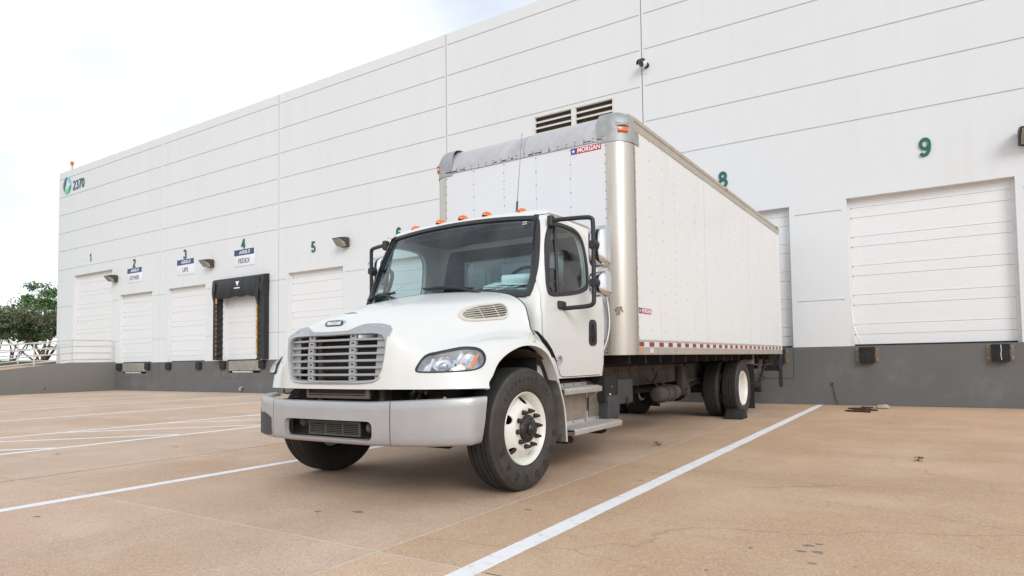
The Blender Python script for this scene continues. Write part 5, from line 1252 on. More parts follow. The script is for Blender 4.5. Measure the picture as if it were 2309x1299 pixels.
# vent on the hood flank
VC = Vector(T(0.86,-9.88,1.46))
VD = Vector((0.80,-0.45,0.40)).normalized(); VT = Vector((0.30,0.95,0.08)); VT = (VT-VD*VT.dot(VD)).normalized(); VU = VD.cross(VT); 
if VU.z < 0: VU = -VU
def vsurf(s, off):
    def f(a, b):
        p = hit(VC+VT*a+VU*b+VD*0.6, -VD, off)
        return (2*XC-p.x, p.y, p.z) if s < 0 else tuple(p)
    return f
VO = smooth_poly(VENT_OUT, 3); VI = smooth_poly(VENT_IN, 3)
VO = [tuple(p) for p in VO]; VI = [tuple(p) for p in VI]
def inside(P, x, y):
    c = False; n = len(P)
    for i in range(n):
        (x1, y1), (x2, y2) = P[i], P[(i+1) % n]
        if (y1 > y) != (y2 > y) and x < (x2-x1)*(y-y1)/(y2-y1)+x1: c = not c
    return c
for s in (1, -1):
    A, B = angular(VO, 64, VENT_C), angular(VI, 64, VENT_C); n = 64
    f0, f1, f2 = vsurf(s, 0.0), vsurf(s, 0.012), vsurf(s, 0.003)
    vs = [f0(*p) for p in A]+[f1(VENT_C[0]+(p[0]-VENT_C[0])*.97, VENT_C[1]+(p[1]-VENT_C[1])*.97) for p in A]+[f1(*p) for p in B]+[f2(*p) for p in B]
    vf = obj('hood_vent', MB().add(vs, [(q*n+i, q*n+(i+1) % n, (q+1)*n+(i+1) % n, (q+1)*n+i) for q in range(3) for i in range(n)], True), M['beige'], hood, normals=False)
    obj('vent_inside_shade', patch(MB(), B, f2, 4), M['dark'], vf, normals=False)  # near-black patch painted as the shaded inside of the vent
    ys = [p[1] for p in VI]; y0, y1 = min(ys), max(ys)
    def bar(pa, pb, nm, wd, off, mm):
        n_ = 14; G = []
        for i in range(n_+1):
            a = pa[0]+(pb[0]-pa[0])*i/n_; b = pa[1]+(pb[1]-pa[1])*i/n_
            d = Vector((pb[0]-pa[0], pb[1]-pa[1])).normalized(); nn = Vector((-d.y, d.x))*wd/2
            fo, fi = vsurf(s, off), vsurf(s, 0.002)
            G.append([fi(a+nn.x,b+nn.y), fo(a+nn.x,b+nn.y), fo(a-nn.x,b-nn.y), fi(a-nn.x,b-nn.y)])
        obj(nm, MB().grid(G, False), mm, vf, normals=False)
    for k in range(1, 6):
        b = y0+(y1-y0)*k/6; xs_ = [x/200 for x in range(-60, 60) if inside(VI, x/200, b)]
        if xs_: bar((min(xs_)-.004, b), (max(xs_)+.004, b), 'vent_bar', 0.0055, 0.010, M['beige'])
    for a in (VENT_C[0]-0.045, VENT_C[0]+0.10):
        zs_ = [y/400 for y in range(-50, 50) if inside(VI, a, y/400)]
        if zs_: bar((a, min(zs_)), (a, max(zs_)), 'vent_bar', 0.005, 0.0105, M['beige'])
    fine = MB()
    for k in range(46):
        a = min(p[0] for p in VI)+(max(p[0] for p in VI)-min(p[0] for p in VI))*(k+.5)/46
        zs_ = [y/400 for y in range(-50, 50) if inside(VI, a, y/400)]
        if zs_:
            fo = vsurf(s, 0.0055)
            fine.add([fo(a-.001,min(zs_)),fo(a+.001,min(zs_)),fo(a+.001,max(zs_)),fo(a-.001,max(zs_))], [(0,1,2,3)])
    tag(obj('vent_fins', fine, M['beige'], vf, normals=False), kind='stuff')
# headlights
for s in (1, -1):
    gs = obj('headlight_seal', ribbon(MB(), scaled(HL, 0.004), 0.014, hl_surf(s, 0.006), hl_surf(s, -0.01)), M['gasket'], truck, normals=False)
    gs.name = 'headlight'
    WL['headlight'] = WL.get('headlight_seal', WL.get('headlight')); WL[gs.name] = Vector(gs.location)+WL[truck.name]
    inn = scaled(HL, -0.006); n = len(inn)
    back = scaled(HL, -0.022)
    fA, fB = hl_surf(s, 0.0), hl_surf(s, -0.075)
    mbb = MB().add([fA(*p) for p in inn]+[fB(*p) for p in back], [(i, (i+1) % n, n+(i+1) % n, n+i) for i in range(n)], True)
    obj('headlight_bowl', mbb, M['hl_grey'], gs, normals=False)
    obj('headlight_back', patch(MB(), back, fB, 4), M['hl_grey'], gs, normals=False)
    obj('headlight_lens', patch(MB(), inn, hl_surf(s, 0.004), 6), M['lens'], gs, normals=False)
    def P3(a, b, off): return Vector(hl_surf(s, off)(a, b))
    # main reflector, turn-signal reflector, dividers, amber strip
    def bowl(ca, cb, ra, rb, nm, mm, d0=-0.02, d1=-0.07):
        G = []
        for i in range(7):
            t = i/6; G.append([tuple(P3(ca+ra*(1-t*t*.98)*cos(q), cb+rb*(1-t*t*.98)*sin(q), d0+(d1-d0)*sin(t*pi/2))) for q in [2*pi*k/24 for k in range(24)]])
        return obj(nm, MB().grid(G, True, True), mm, gs, normals=False)
    bowl(-0.015, -0.002, 0.078, 0.060, 'main_reflector', M['reflector'])
    bowl(0.150, 0.020, 0.066, 0.072, 'signal_reflector', M['reflector'])
    dd_ = HL_DIR if s > 0 else Vector((-HL_DIR.x, HL_DIR.y, 0))
    b0 = P3(-0.015,0.0,-0.065); obj('projector', MB().lathe([(0.030,0),(0.036,0.02),(0.034,0.035),(0.02,0.044),(0,0.047)], b0, dd_, 18), M['lens_ball'], gs)
    b0 = P3(0.145,0.015,-0.06); obj('signal_bulb', MB().lathe([(0.012,0),(0.013,0.02),(0.006,0.032),(0,0.034)], b0, dd_, 12), M['amber'], gs)
    for pa, pb, wd in (((-0.095,0.030),(-0.12,-0.064),0.020), ((0.098,0.082),(0.045,-0.066),0.013)):
        A_, B_ = P3(pa[0],pa[1],-0.008), P3(pb[0],pb[1],-0.008); A2, B2 = P3(pa[0],pa[1],-0.07), P3(pb[0],pb[1],-0.07)
        e = (P3(pa[0]+wd,pa[1],-0.008)-A_)
        obj('divider', MB().add([A_,B_,B_+e,A_+e,A2,B2,B2+e,A2+e], [(0,1,2,3),(4,7,6,5),(0,4,5,1),(3,2,6,7)]), M['reflector_white'], gs)
    S0 = [P3(a, b, -0.006) for a, b in ((0.217,0.060),(0.236,0.055),(0.225,0.0),(0.198,-0.050),(0.178,-0.052),(0.190,0.0))]
    obj('side_reflector', MB().add(S0, [tuple(range(6))]), M['orangerefl'], gs, normals=False)

# ---------- bumper
def bump_path(t):      # t in -1..1 across the truck: returns (w, y) at the face
    a = abs(t)
    K = [(0,0,-10.835),(.25,.32,-10.832),(.52,.67,-10.812),(.66,.86,-10.775),(.80,1.04,-10.70),(.91,1.19,-10.59),(1.0,1.275,-10.475)]
    for p, q in zip(K[:-1], K[1:]):
        if a <= q[0]+1e-9:
            i = K.index(p); f = (a-p[0])/(q[0]-p[0]); break
    P = [(k[1], k[2], 0) for k in K]
    w, y, _ = cr1(P, i+f)
    w *= (1+.016*a**3) if t > 0 else (1-.085*a**3)
    return math.copysign(w, t) if t else 0.0, y
BP = [(-0.085,0.728),(-0.060,0.750),(-0.028,0.757),(-0.008,0.749),(0.0,0.730),(0.0,0.69),(0.002,0.60),(0.0,0.50),(-0.004,0.460),(-0.018,0.440),(-0.05,0.431),(-0.085,0.434)]   # (outward, z)
def bumper_part(t0, t1, n):
    G = []
    for i in range(n+1):
        t = t0+(t1-t0)*i/n; w, y = bump_path(t); w2, y2 = bump_path(min(t+.01, 1.0)); w1, y1 = bump_path(max(t-.01, -1.0))
        d = Vector((w2-w1, y2-y1)).normalized(); nn = Vector((d.y, -d.x))
        row = []
        for o_, z in BP:
            k = abs(t); lift = 0.034*max(0, (k-.35)/.65)
            zz = z+(lift if z > .65 else lift*.35)
            tuck = 0.075*max(0, (k-.93)/.07)*(max(0.0,0.79-z)/.37)**1.3 if k > .93 else 0
            row.append(T(w+nn.x*o_-math.copysign(tuck, t), y+nn.y*o_+tuck*.2, zz))
        G.append(row)
    return closed(MB().grid(G, True))
bc_me = solidify(bumper_part(-0.515, 0.515, 40), 0.006)
slot = closed(MB().prism([T(a, -11.2, b) for a, b in rrect(-0.50, 0.50, 0.472, 0.612, 0.045, 5)], (0,0.6,0)))
bc_me = evaluated(bc_me, [('DIFFERENCE', slot)])
for p_ in bc_me.polygons: p_.use_smooth = True
bump = link(bc_me, 'bumper', M['silver'], truck, sharp=45, normals=False)
for (a, b, s) in ((0.522, 1.0, 1), (-1.0, -0.522, -1)):
    be = solidify(bumper_part(a, b, 26), 0.006)
    for p_ in be.polygons: p_.use_smooth = True
    link(be, 'bumper_end', M['silver'], bump, sharp=45, normals=False)
# inner lip of the slot
P_ = rrect(-0.50, 0.50, 0.472, 0.612, 0.045, 5); n_ = len(P_)
def bface(w):
    lo_, hi_ = 0, 1.0
    for _ in range(30):
        m_ = (lo_+hi_)/2
        if bump_path(m_)[0] < abs(w): lo_ = m_
        else: hi_ = m_
    return bump_path(lo_)[1]
obj('slot_lip', MB().add([T(a, bface(a)-0.001, b) for a, b in P_]+[T(a*.985, bface(a)+0.035, .542+(b-.542)*.93) for a, b in P_], [(i,(i+1)%n_,n_+(i+1)%n_,n_+i) for i in range(n_)], True), M['silver'], bump, normals=False)
obj('slot_back', MB().box(XC-.56, XC+.56, -10.70, -10.69, 0.43, 0.66), M['dark'], bump)
gi = obj('lower_grille', MB().box(XC-.245, XC+.335, -10.790, -10.775, 0.490, 0.502).box(XC-.245, XC+.335, -10.790, -10.775, 0.585, 0.597).box(XC-.245, XC-.232, -10.790, -10.775, 0.502, 0.585).box(XC+.322, XC+.335, -10.790, -10.775, 0.502, 0.585)
         .box(XC-.055,XC-.045,-10.789,-10.775,.502,.585).box(XC+.140,XC+.150,-10.789,-10.775,.502,.585), M['frame'], bump)
for k in range(6): obj('lower_slat', MB().box(XC-.232, XC+.322, -10.785, -10.772, 0.508+0.0135*k, 0.513+0.0135*k), M['frame'], gi)
obj('mesh_screen', MB().box(XC-.50, XC+.50, -10.74, -10.735, 0.465, 0.485), M['radiator'], bump)
obj('tow_hook', MB().ball(T(-.36,-10.73,.58), 0.045, 8).cyl(T(-.36,-10.73,.58), T(-.25,-10.72,.58), 0.022, 10), M['plastic'], bump)
obj('tow_hook', MB().ball(T(.41,-10.76,.56), 0.030, 8, (.8,1,1.3)), M['frame'], bump)
# torn black patch at the left end of the bumper
G = []
for i in range(9):
    t = -1.0+0.465*i/8; w, y = bump_path(t); z1 = 0.705-0.012*math.sin(i*1.7)-0.011*i
    G.append([T(w*1.001-0.0025, y-0.0025, z1-(z1-0.462)*k/6) for k in range(7)])
M['bare'] = mat('bare_black_plastic', (0.04, 0.04, 0.042), 0.5, nscale=18, namt=0.3)
G2 = []
for r_, (i) in zip(G, range(9)):
    t = -1.0+0.465*i/8; w, y = bump_path(t); w1, y1 = bump_path(min(t+.02,1)); w0, y0 = bump_path(max(t-.02,-1)); d = Vector((w1-w0, y1-y0)).normalized(); nn = Vector((d.y,-d.x)); row = []
    for k, p in enumerate(r_):
        z = p[2]; kk = abs(t); tuck = 0.075*max(0, (kk-.93)/.07)*(max(0.0,0.79-z)/.37)**1.3 if kk > .93 else 0
        row.append(T(w+nn.x*0.0035+tuck, y+nn.y*0.0035+tuck*.2, z))
    G2.append(row)
obj('bare_plastic_patch', MB().grid(G2, True), M['bare'], bump, normals=False)
obj('wire', MB().tube(smooth_poly([T(-1.10,-10.38,.90),T(-1.08,-10.42,.80),T(-1.02,-10.42,.775),T(-.95,-10.42,.80)], 4, False), 0.006, 6), M['gasket'], truck)
for q_ in (-.95, .84): obj('bumper_bracket', MB().cbox(XC+q_, XC+q_+.11, -10.62, -10.35, .70, .74, .01), M['undercar'], truck)

# ---------- wheels
RW_, RR = 0.4938, 0.2935
def tyre_profile(off=0.0, grooves=(-.076,-.113,-.166,-.203)):
    P = [(.278,-.045),(.292,-.036),(.300,-.026),(.315,-.018),(.335,-.010),(.36,-.003),(.385,-.0005),(.41,-.0005),(.432,-.003),(.4335,-.0055),(.445,-.007),(.4465,-.0095),(.462,-.015),(.478,-.024),(.4855,-.033),(.4895,-.042)]
    x = -.046
    for g in grooves:
        P += [(.4925+.0013*(1-abs(g+.14)/.1), g+.0062),(.482, g+.004),(.482, g-.004),(.4925+.0013*(1-abs(g+.14)/.1), g-.0062)]
    m_ = [(r, -.28-h) for r, h in P[:16][::-1]]
    return P[:16]+P[16:]+m_
def wheel(s, y, w_out, kind, has_text=False):
    ax = Vector((s,0,0)); c = Vector(T(s*w_out, y, RW_))
    wh_ = None
    if kind == 'steer':
        prof = [(.2935,-.045),(.2945,-.030),(.290,-.024),(.284,-.028),(.279,-.040),(.272,-.046),(.263,-.060),(.262,-.100),(.258,-.108),(.250,-.104),(.235,-.080),(.215,-.055),(.195,-.032),(.180,-.022),(.172,-.019),(.165,-.0185),(.110,-.0185),(.100,-.025),(.09,-.04)]
    else:
        prof = [(.2935,-.045),(.2945,-.030),(.290,-.024),(.284,-.028),(.279,-.040),(.272,-.046),(.263,-.060),(.262,-.110),(.255,-.130),(.250,-.190),(.240,-.215),(.215,-.225),(.19,-.228),(.165,-.215),(.10,-.215),(.09,-.22)]
    me = closed(MB().lathe(prof, c, ax, 72)); me = solidify(me, 0.008)
    if kind == 'steer':
        cs = []
        for k in range(5):
            a = radians(5+72*k); d = Vector((0, sin(a), cos(a))); tng = Vector((0, cos(a), -sin(a))); q = c+d*0.222
            pts = [q+d*0.030*cos(b)+tng*0.038*sin(b)-ax*0.15 for b in [2*pi*j/20 for j in range(20)]]
            cs.append(('DIFFERENCE', closed(MB().prism(pts, ax*0.2))))
        me = evaluated(me, cs)
    for p_ in me.polygons: p_.use_smooth = True
    w = link(me, 'wheel', M['rim'], truck, origin=c, sharp=40, normals=False)
    obj('tyre', MB().lathe(tyre_profile(), c, ax, 96, close=True), M['tread'], w, origin=c, sharp=50) if kind == 'steer' else None
    if kind == 'drive':
        # lugged drive tread: the groove profile carries cross sipes
        P0 = tyre_profile(0, (-.085,-.14,-.195)); n = 168; G = []
        for (r, h) in P0:
            row = []
            for k in range(n):
                a = 2*pi*k/n; rr = r
                blk = (k + (2 if h < -.112 else 0) + (1 if h < -.168 else 0)) % 4
                if r > .4885 and blk == 0: rr = r-.007
                d = Vector((0, sin(a), cos(a))); row.append(c+ax*h+d*rr)
            G.append(row)
        mb = MB()
        nP = len(P0); vs = [p for r_ in G for p in r_]
        mb.add(vs, [(i*n+k, i*n+(k+1) % n, ((i+1) % nP)*n+(k+1) % n, ((i+1) % nP)*n+k) for i in range(nP) for k in range(n)], True)
        obj('tyre', mb, M['tread'], w, origin=c, sharp=30)
    # sidewall in its own duller rubber, a shade lighter with dust
    sw_ = [(.296,-.0295),(.315,-.0175),(.335,-.0095),(.36,-.0025),(.385,.0),(.41,.0),(.4318,-.0025),(.4335,-.005),(.445,-.0065),(.4465,-.009),(.462,-.0145),(.478,-.0235),(.4845,-.031)]
    obj('sidewall', MB().lathe([(r, h+.0006) for r, h in sw_], c, ax, 96), M['sidewall'], w, origin=c, normals=False)
    obj('bead_ring', MB().lathe([(.455,-.0105),(.4565,-.0085),(.458,-.0115)], c, ax, 96), M['sidewall'], w, origin=c, normals=False)
    if kind == 'steer':
        obj('hub', MB().lathe([(.115,-.03),(.110,-.008),(.098,.004),(.090,.010),(.075,.014),(.058,.018),(.055,.040),(.050,.046),(.034,.048),(.03,.055),(.016,.058),(0,.058)], c, ax, 32), M['hub'], w, origin=c, sharp=25)
        for k in range(6):
            a = 2*pi*k/6; d = Vector((0, sin(a), cos(a))); obj('hub_bolt', MB().cyl(c+d*.078+ax*.012, c+d*.078+ax*.022, .008, 6), M['lug'], w)
    else:
        obj('hub', MB().lathe([(.115,-.215),(.105,-.19),(.085,-.17),(.08,-.11),(.07,-.10),(0,-.098)], c, ax, 28), M['rim'], w, origin=c, sharp=25)
    for k in range(10):
        a = 2*pi*(k+.35)/10; d = Vector((0, sin(a), cos(a))); h0 = -.0185 if kind == 'steer' else -.215
        q = c+d*.1425
        obj('lug_nut', MB().lathe([(.0215,h0),(.0215,h0+.006),(.0175,h0+.008),(.0175,h0+.030),(.0145,h0+.034),(.0105,h0+.036),(.0105,h0+.052),(.008,h0+.055),(0,h0+.055)], q, ax, 8, smooth=False), M['lug'], w)
    if has_text:
        def ring_text(strg, r0, size, a0, step, nm, bold):
            mbt = bpy.data.meshes.new('txt'); bmt = bmesh.new()
            for i, ch in enumerate(strg):
                if ch == ' ': continue
                a = radians(a0+step*i); up_ = Vector((0, sin(a), cos(a))); xd = Vector((0, cos(a), -sin(a)))
                m_ = text_mesh(ch, size, bold=bold, depth=0.0022); nd = xd.cross(up_)
                R = Matrix((xd, up_, nd)).transposed().to_4x4()
                m_.transform(Matrix.Translation(c+up_*r0+ax*(0.0012-abs(r0-.395)*.02)) @ R); m_.materials.clear()
                bmt.from_mesh(m_); bpy.data.meshes.remove(m_)
            bmt.to_mesh(mbt); bmt.free()
            return tag(link(mbt, nm, M['tyretext'], w, normals=False), kind='stuff')
        ring_text('GOODYEAR', .392, .080, 101, 21, 'lettering', .003)
        ring_text('ENDURANCE LHS', .400, .040, -52, 8.6, 'lettering', .001)
    return w
wheel(1, -9.863, 1.235, 'steer', True); wheel(-1, -9.863, 1.235, 'steer')
wheel(1, -3.146, 1.235, 'drive'); wheel(1, -3.146, 0.905, 'drive'); wheel(-1, -3.146, 1.235, 'drive'); wheel(-1, -3.146, 0.905, 'drive')
obj('rear_axle', MB().cyl(T(-1.0,-3.146,.49), T(1.0,-3.146,.49), .085, 12).ball(T(0,-3.2,.47), .22, 8), M['undercar'], truck)
for s in (1, -1):
    for y, w in ((-9.863, 1.0), (-3.146, .72)): obj('brake_drum', MB().lathe([(.0,-.2),(.19,-.19),(.205,-.15),(.205,.04),(.19,.05),(0,.05)], T(s*(w-.02), y, .494), (s,0,0), 24), M['undercar'], truck)

# ---------- steps, tanks, boxes
def tread_step(w0, w1, y0, y1, z, h, nm):
    st_ = obj(nm, MB().prism([T(w0,y0,z+.045),T(w0,y0,z-.004),T(w1-.012,y0,z-.004),T(w1-.004,y0,z-h),T(w1,y0,z-h),T(w1+.004,y0,z-.008),T(w1-.002,y0,z+.002),T(w1-.012,y0,z+.006),T(w0+.004,y0,z+.004),T(w0+.004,y0,z+.045)], (0,y1-y0,0)), M['step'], truck, bevel=0.0015)
    n = int((y1-y0)/0.055)
    for i in range(n):
        y = y0+(y1-y0)*(i+.5)/n
        obj('tread_ridge', MB().prism([T(w0+.02,y-.013,z+.004),T(w0+.02,y-.006,z+.014),T(w0+.02,y+.006,z+.014),T(w0+.02,y+.013,z+.004)], (w1-w0-.045,0,0)), M['step'], st_)
    for i in range(4):
        y = y0+(y1-y0)*(i+.5)/4
        obj('bolt', MB().cyl(T(w0+.004,y,z+.03), T(w0+.010,y,z+.03), .007, 6), M['lug'], st_)
    return st_
for s_x in (1,):
    tread_step(.985, 1.165, -9.17, -8.43, .768, .048, 'upper_step')
    tread_step(.985, 1.225, -9.10, -8.10, .398, .050, 'lower_step')
tk = []
for a in range(28):
    t = 2*pi*a/28; tk.append((0.70+0.30*math.copysign(abs(cos(t))**.55, cos(t)), 0.585+0.25*math.copysign(abs(sin(t))**.55, sin(t))))
tank = obj('fuel_tank', MB().prism([T(a,-9.20,b) for a, b in tk], (0,1.02,0)), M['battery'], truck, bevel=.004)
for y in (-9.02, -8.47): 
    obj('tank_strap', MB().add([T(.70+(a-.70)*1.025, y+q, .585+(b-.585)*1.03) for q in (0,.05) for a, b in tk], [(i,(i+1)%28,28+(i+1)%28,28+i) for i in range(28)], True), M['trim'], tank, normals=False)
obj('tank_bracket', MB().prism([T(1.03,-9.14,.76),T(1.15,-9.14,.73),T(1.03,-9.14,.62)], (0,.012,0)).prism([T(1.03,-8.45,.76),T(1.15,-8.45,.73),T(1.03,-8.45,.62)], (0,.012,0)), M['step'], tank)
obj('step_hanger', MB().box(XC+.99,XC+1.005,-9.12,-9.09,.40,.77).box(XC+.99,XC+1.005,-8.47,-8.44,.40,.77), M['step'], tank)
obj('tank_bracket_foot', MB().cbox(XC+.70,XC+1.13,-9.06,-8.98,.262,.330,.008).cyl(T(1.12,-9.02,.30),T(1.155,-9.02,.30),.018,8), M['undercar'], truck)
obj('tank_bracket_foot', MB().cbox(XC+.70,XC+1.14,-8.40,-8.32,.285,.345,.008).cyl(T(1.13,-8.36,.32),T(1.165,-8.36,.32),.018,8), M['undercar'], truck)
# black moulded tank with a chrome cap
dp = [(0.62,.42),(1.06,.38),(1.10,.41),(1.11,.60),(1.06,.72),(.98,.775),(.62,.79)]
dt = obj('black_tank', MB().prism([T(a,-8.17,b) for a, b in dp], (0,.28,0)), M['plastic'], truck, bevel=.018, seg=3)
obj('filler_cap', MB().lathe([(.045,0),(.047,.018),(.038,.03),(.015,.034),(0,.034)], T(1.045,-8.04,.752), (.6,0,.8), 18), M['chrome'], dt)
obj('cap_bolt', MB().ball(T(1.09,-8.10,.665), .014, 6), M['chrome'], dt)
tb_ = obj('tool_box', MB().cbox(XC+.62, XC+1.10, -7.90, -7.53, .545, .815, .008), M['plastic'], truck)
obj('tool_box_front', MB().box(XC+.55, XC+1.09, -8.22, -7.905, .60, .86), M['undercar'], tb_)
obj('latch', MB().box(XC+1.101,XC+1.112,-7.72,-7.67,.545,.61).cyl(T(1.11,-7.69,.60),T(1.11,-7.69,.53),.012,6), M['lug'], tb_)
# frame rails with bolted plates
for s in (1, -1):
    fr_ = obj('frame_rail', MB().box(XC+s*.43-.04, XC+s*.43+.04, -10.6, -.95, .70, .97), M['undercar'], truck)
    ys = [-8.10,-6.62,-5.94,-4.93,-4.02,-3.0]
    for a, b in zip(ys[:-1], ys[1:]):
        zb = .665
        pt = obj('side_plate', MB().cbox(XC+s*.475-.004, XC+s*.475+.004, a+.008, b-.008, zb, .935, .002), M['frame'], fr_)
        for i in range(3):
            for z in (.715, .88): obj('plate_bolt', MB().cyl(T(s*.479, a+.1+(b-a-.2)*i/2, z), T(s*.489, a+.1+(b-a-.2)*i/2, z), .014, 6), M['lug'], fr_)
    obj('long_sill', MB().box(XC+s*.45-.05, XC+s*.45+.05, -8.0, -.95, .972, 1.075), M['undercar'], truck)
for i in range(16): obj('cross_member', MB().box(XC-1.22, XC+1.22, -7.9+i*.45, -7.84+i*.45, .985, 1.078), M['undercar'], truck)
at = obj('air_tank', MB().lathe([(0,0),(.05,.004),(.085,.02),(.102,.05),(.105,.08),(.105,.72),(.10,.76),(.07,.79),(0,.80)], T(.74,-5.98,.535), (0,1,0), 28), M['frame'], truck)
for y in (-5.72, -5.45):
    P = [T(.74+.112*cos(a), y, .535+.112*sin(a)) for a in [radians(95-300*k/14) for k in range(15)]]
    P = [T(.52,y,.86), T(.56,y,.74)]+P[3:]+[T(.60,y-.0,.40)] if False else P
    obj('tank_strap', MB().tube([T(.60,y,.70)]+[T(.74+.115*cos(a), y, .535+.115*sin(a)) for a in [radians(120-10*k) for k in range(0,22)]]+[T(.66,y,.40)], .012, 6), M['frame'], at)
obj('spring_hanger', MB().prism([T(.50,-4.50,.90),T(.50,-4.36,.90),T(.50,-4.10,.50),T(.50,-4.16,.43),T(.50,-4.44,.46),T(.50,-4.48,.60)], (.10,0,0)), M['frame'], truck, bevel=.008)
obj('spring_eye', MB().cyl(T(.46,-4.38,.49), T(.66,-4.38,.49), .06, 14), M['frame'], truck)
for s in (1,-1): obj('leaf_spring', MB().tube(smooth_poly([T(s*.53,-4.35,.50),T(s*.53,-3.8,.60),T(s*.53,-3.15,.64),T(s*.53,-2.5,.60),T(s*.53,-2.0,.50)], 4, False), .04, 6), M['undercar'], truck)
obj('gearbox', MB().cbox(XC-.28, XC+.28, -9.4, -8.3, .42, .80, .06).cyl(T(0,-8.3,.6), T(0,-3.4,.52), .055, 12), M['undercar'], truck)
obj('muffler', MB().cyl(T(-.75,-9.0,.55), T(-.75,-8.0,.55), .2, 16).cbox(XC-1.1,XC-.5,-7.9,-7.0,.4,.85,.05), M['undercar'], truck)
mbh = MB(); random.seed(15)
for i in range(22):
    a = Vector(T(random.uniform(-.3,.75), random.uniform(-8.0,-4.2), random.uniform(.60,.95))); b = a+Vector((random.uniform(-.1,.15), random.uniform(.2,.9), random.uniform(-.18,.1))); m_ = (a+b)/2+Vector((0,0,-.09))
    mbh.tube(smooth_poly([a, m_, b], 4, False), random.uniform(.006,.016), 5)
tag(obj('brake_hoses', mbh, M['undercar'], truck), kind='stuff')
for s in (1, -1):
    mf = obj('mud_flap', MB().cbox(XC+s*.93-.30, XC+s*.93+.30, -2.42, -2.405, .085, .92, .004), M['rubber'], truck)
    obj('flap_bracket', MB().box(XC+s*.93-.30, XC+s*.93+.31, -2.44, -2.42, .90, 1.07), M['galv'], mf)
# liftgate and bumper hardware at the tail
lg_ = obj('lift_gate', MB().cbox(XC+1.34,XC+1.39,-.88,-.78,.72,1.10,.006).cbox(XC+1.35,XC+1.385,-.70,-.62,.40,1.18,.006).cbox(XC+1.355,XC+1.39,-.86,-.80,.42,.75,.006).box(XC-1.35,XC+1.35,-.86,-.80,.74,.86).cbox(XC-1.39,XC-1.34,-.88,-.62,.42,1.12,.006), M['trim'], truck)
obj('gate_strut', MB().tube([T(1.36,-1.15,.98),T(1.37,-.85,.78),T(1.37,-.72,.44)], .014, 6).ball(T(1.37,-.70,.42), .028, 6), M['trim'], lg_)
obj('gate_plate', MB().box(XC-1.25, XC+1.25, -.84, -.80, .88, 1.18), M['frame'], lg_)
ta = obj('tail_arm', MB().prism([T(1.12,-1.62,.98),T(1.12,-1.32,1.02),T(1.12,-1.42,.86),T(1.12,-1.62,.66),T(1.12,-1.66,.78)], (.03,0,0)).cbox(XC+.80,XC+1.13,-2.05,-1.62,.72,.80,.006), M['radpost'], truck)
obj('tail_cylinder', MB().tube([T(1.15,-1.05,1.02),T(1.15,-1.35,.78),T(1.15,-1.70,.50)], .028, 8).cbox(XC+.85,XC+1.17,-2.05,-1.60,.45,.56,.008).cyl(T(1.05,-1.72,.40),T(1.19,-1.72,.40),.055,12).tube(smooth_poly([T(1.15,-1.3,.98),T(1.2,-1.2,.85),T(1.15,-1.5,.75),T(1.18,-1.4,.6),T(1.1,-1.7,.55)],4,False),.010,6), M['trim'], ta)
obj('tail_light', MB().cbox(XC+.95, XC+1.15, -.99, -.96, .92, 1.0, .005), M['redlens'], truck)

# ---------- cargo box (yawed by a fraction of a degree to the cab)
BX, BY, BL, BW_, BR_ = -2.8074, -8.1451, 7.226, 2.725, 0.22
Z0, Z1, Z2, Z3 = 1.081, 1.236, 3.523, 3.655
bs = math.sin(-0.0131); bc_ = math.cos(-0.0131)
def B(a, l, z): return (BX-a*bc_-l*bs, BY-a*bs+l*bc_, z)
def bbox(mb, a0, a1, l0, l1, z0, z1):
    vs = [B(a, l, z) for z in (z0, z1) for l in (l0, l1) for a in (a0, a1)]
    return mb.add(vs, [(0,2,3,1),(4,5,7,6),(0,1,5,4),(2,6,7,3),(0,4,6,2),(1,3,7,5)])
cb = obj('cargo_box', bbox(bbox(MB(), 0.02, BW_-0.02, .25, BL-.01, Z0+.03, Z3-.03), .25, BW_-.25, 0.02, .3, Z0+.03, 3.42), M['box'], truck)
nfp = 5; fa = [BR_+(BW_-2*BR_)*k/nfp for k in range(nfp+1)]
for k in range(nfp): obj('front_panel', bbox(MB(), fa[k]+.0008, fa[k+1]-.0008, 0.0+(.001*(k%2)), .02, Z1+.003, 3.392), M['box'], cb)
obj('front_sill', bbox(MB(), BR_, BW_-BR_, .004, .03, Z0, Z1), M['alurail'], cb)
npn = 6; ls_ = [BR_+(BL-.10-BR_)*k/npn for k in range(npn+1)]
for k in range(npn): obj('side_panel', bbox(MB(), 0.0+(.0012*(k%2)), .02, ls_[k]+.0006, ls_[k+1]-.0006, Z1+.004, Z2-.002), M['boxside'], cb)
obj('side_panel', bbox(MB(), BW_-.02, BW_, BR_, BL-.10, Z1+.004, Z2-.002), M['boxside'], cb)
for a in (-.004, BW_-.02): obj('rear_post', bbox(MB(), a, a+.05 if a < 0 else a+.024, BL-.10, BL, Z0, Z3-.01), M['boxside'], cb)
obj('rear_door', bbox(MB(), .05, BW_-.05, BL-.02, BL+.01, Z0, Z3-.05), M['boxside'], cb)
def corner_post(a_c, sgn):
    G = []
    for i in range(15):
        ph = pi/2*i/14
        a = a_c-sgn*(BR_)*sin(ph); l = BR_-BR_*cos(ph)
        G.append([B(a, l-.003, z) for z in (Z0-.001, 1.25, 2.0, 2.7, 3.37)])
    return MB().grid(G, True)
cp1 = obj('corner_post', corner_post(BR_, 1), M['alu'], cb, normals=False)
cp2 = obj('corner_post', corner_post(BW_-BR_, -1), M['alu'], cb, normals=False)
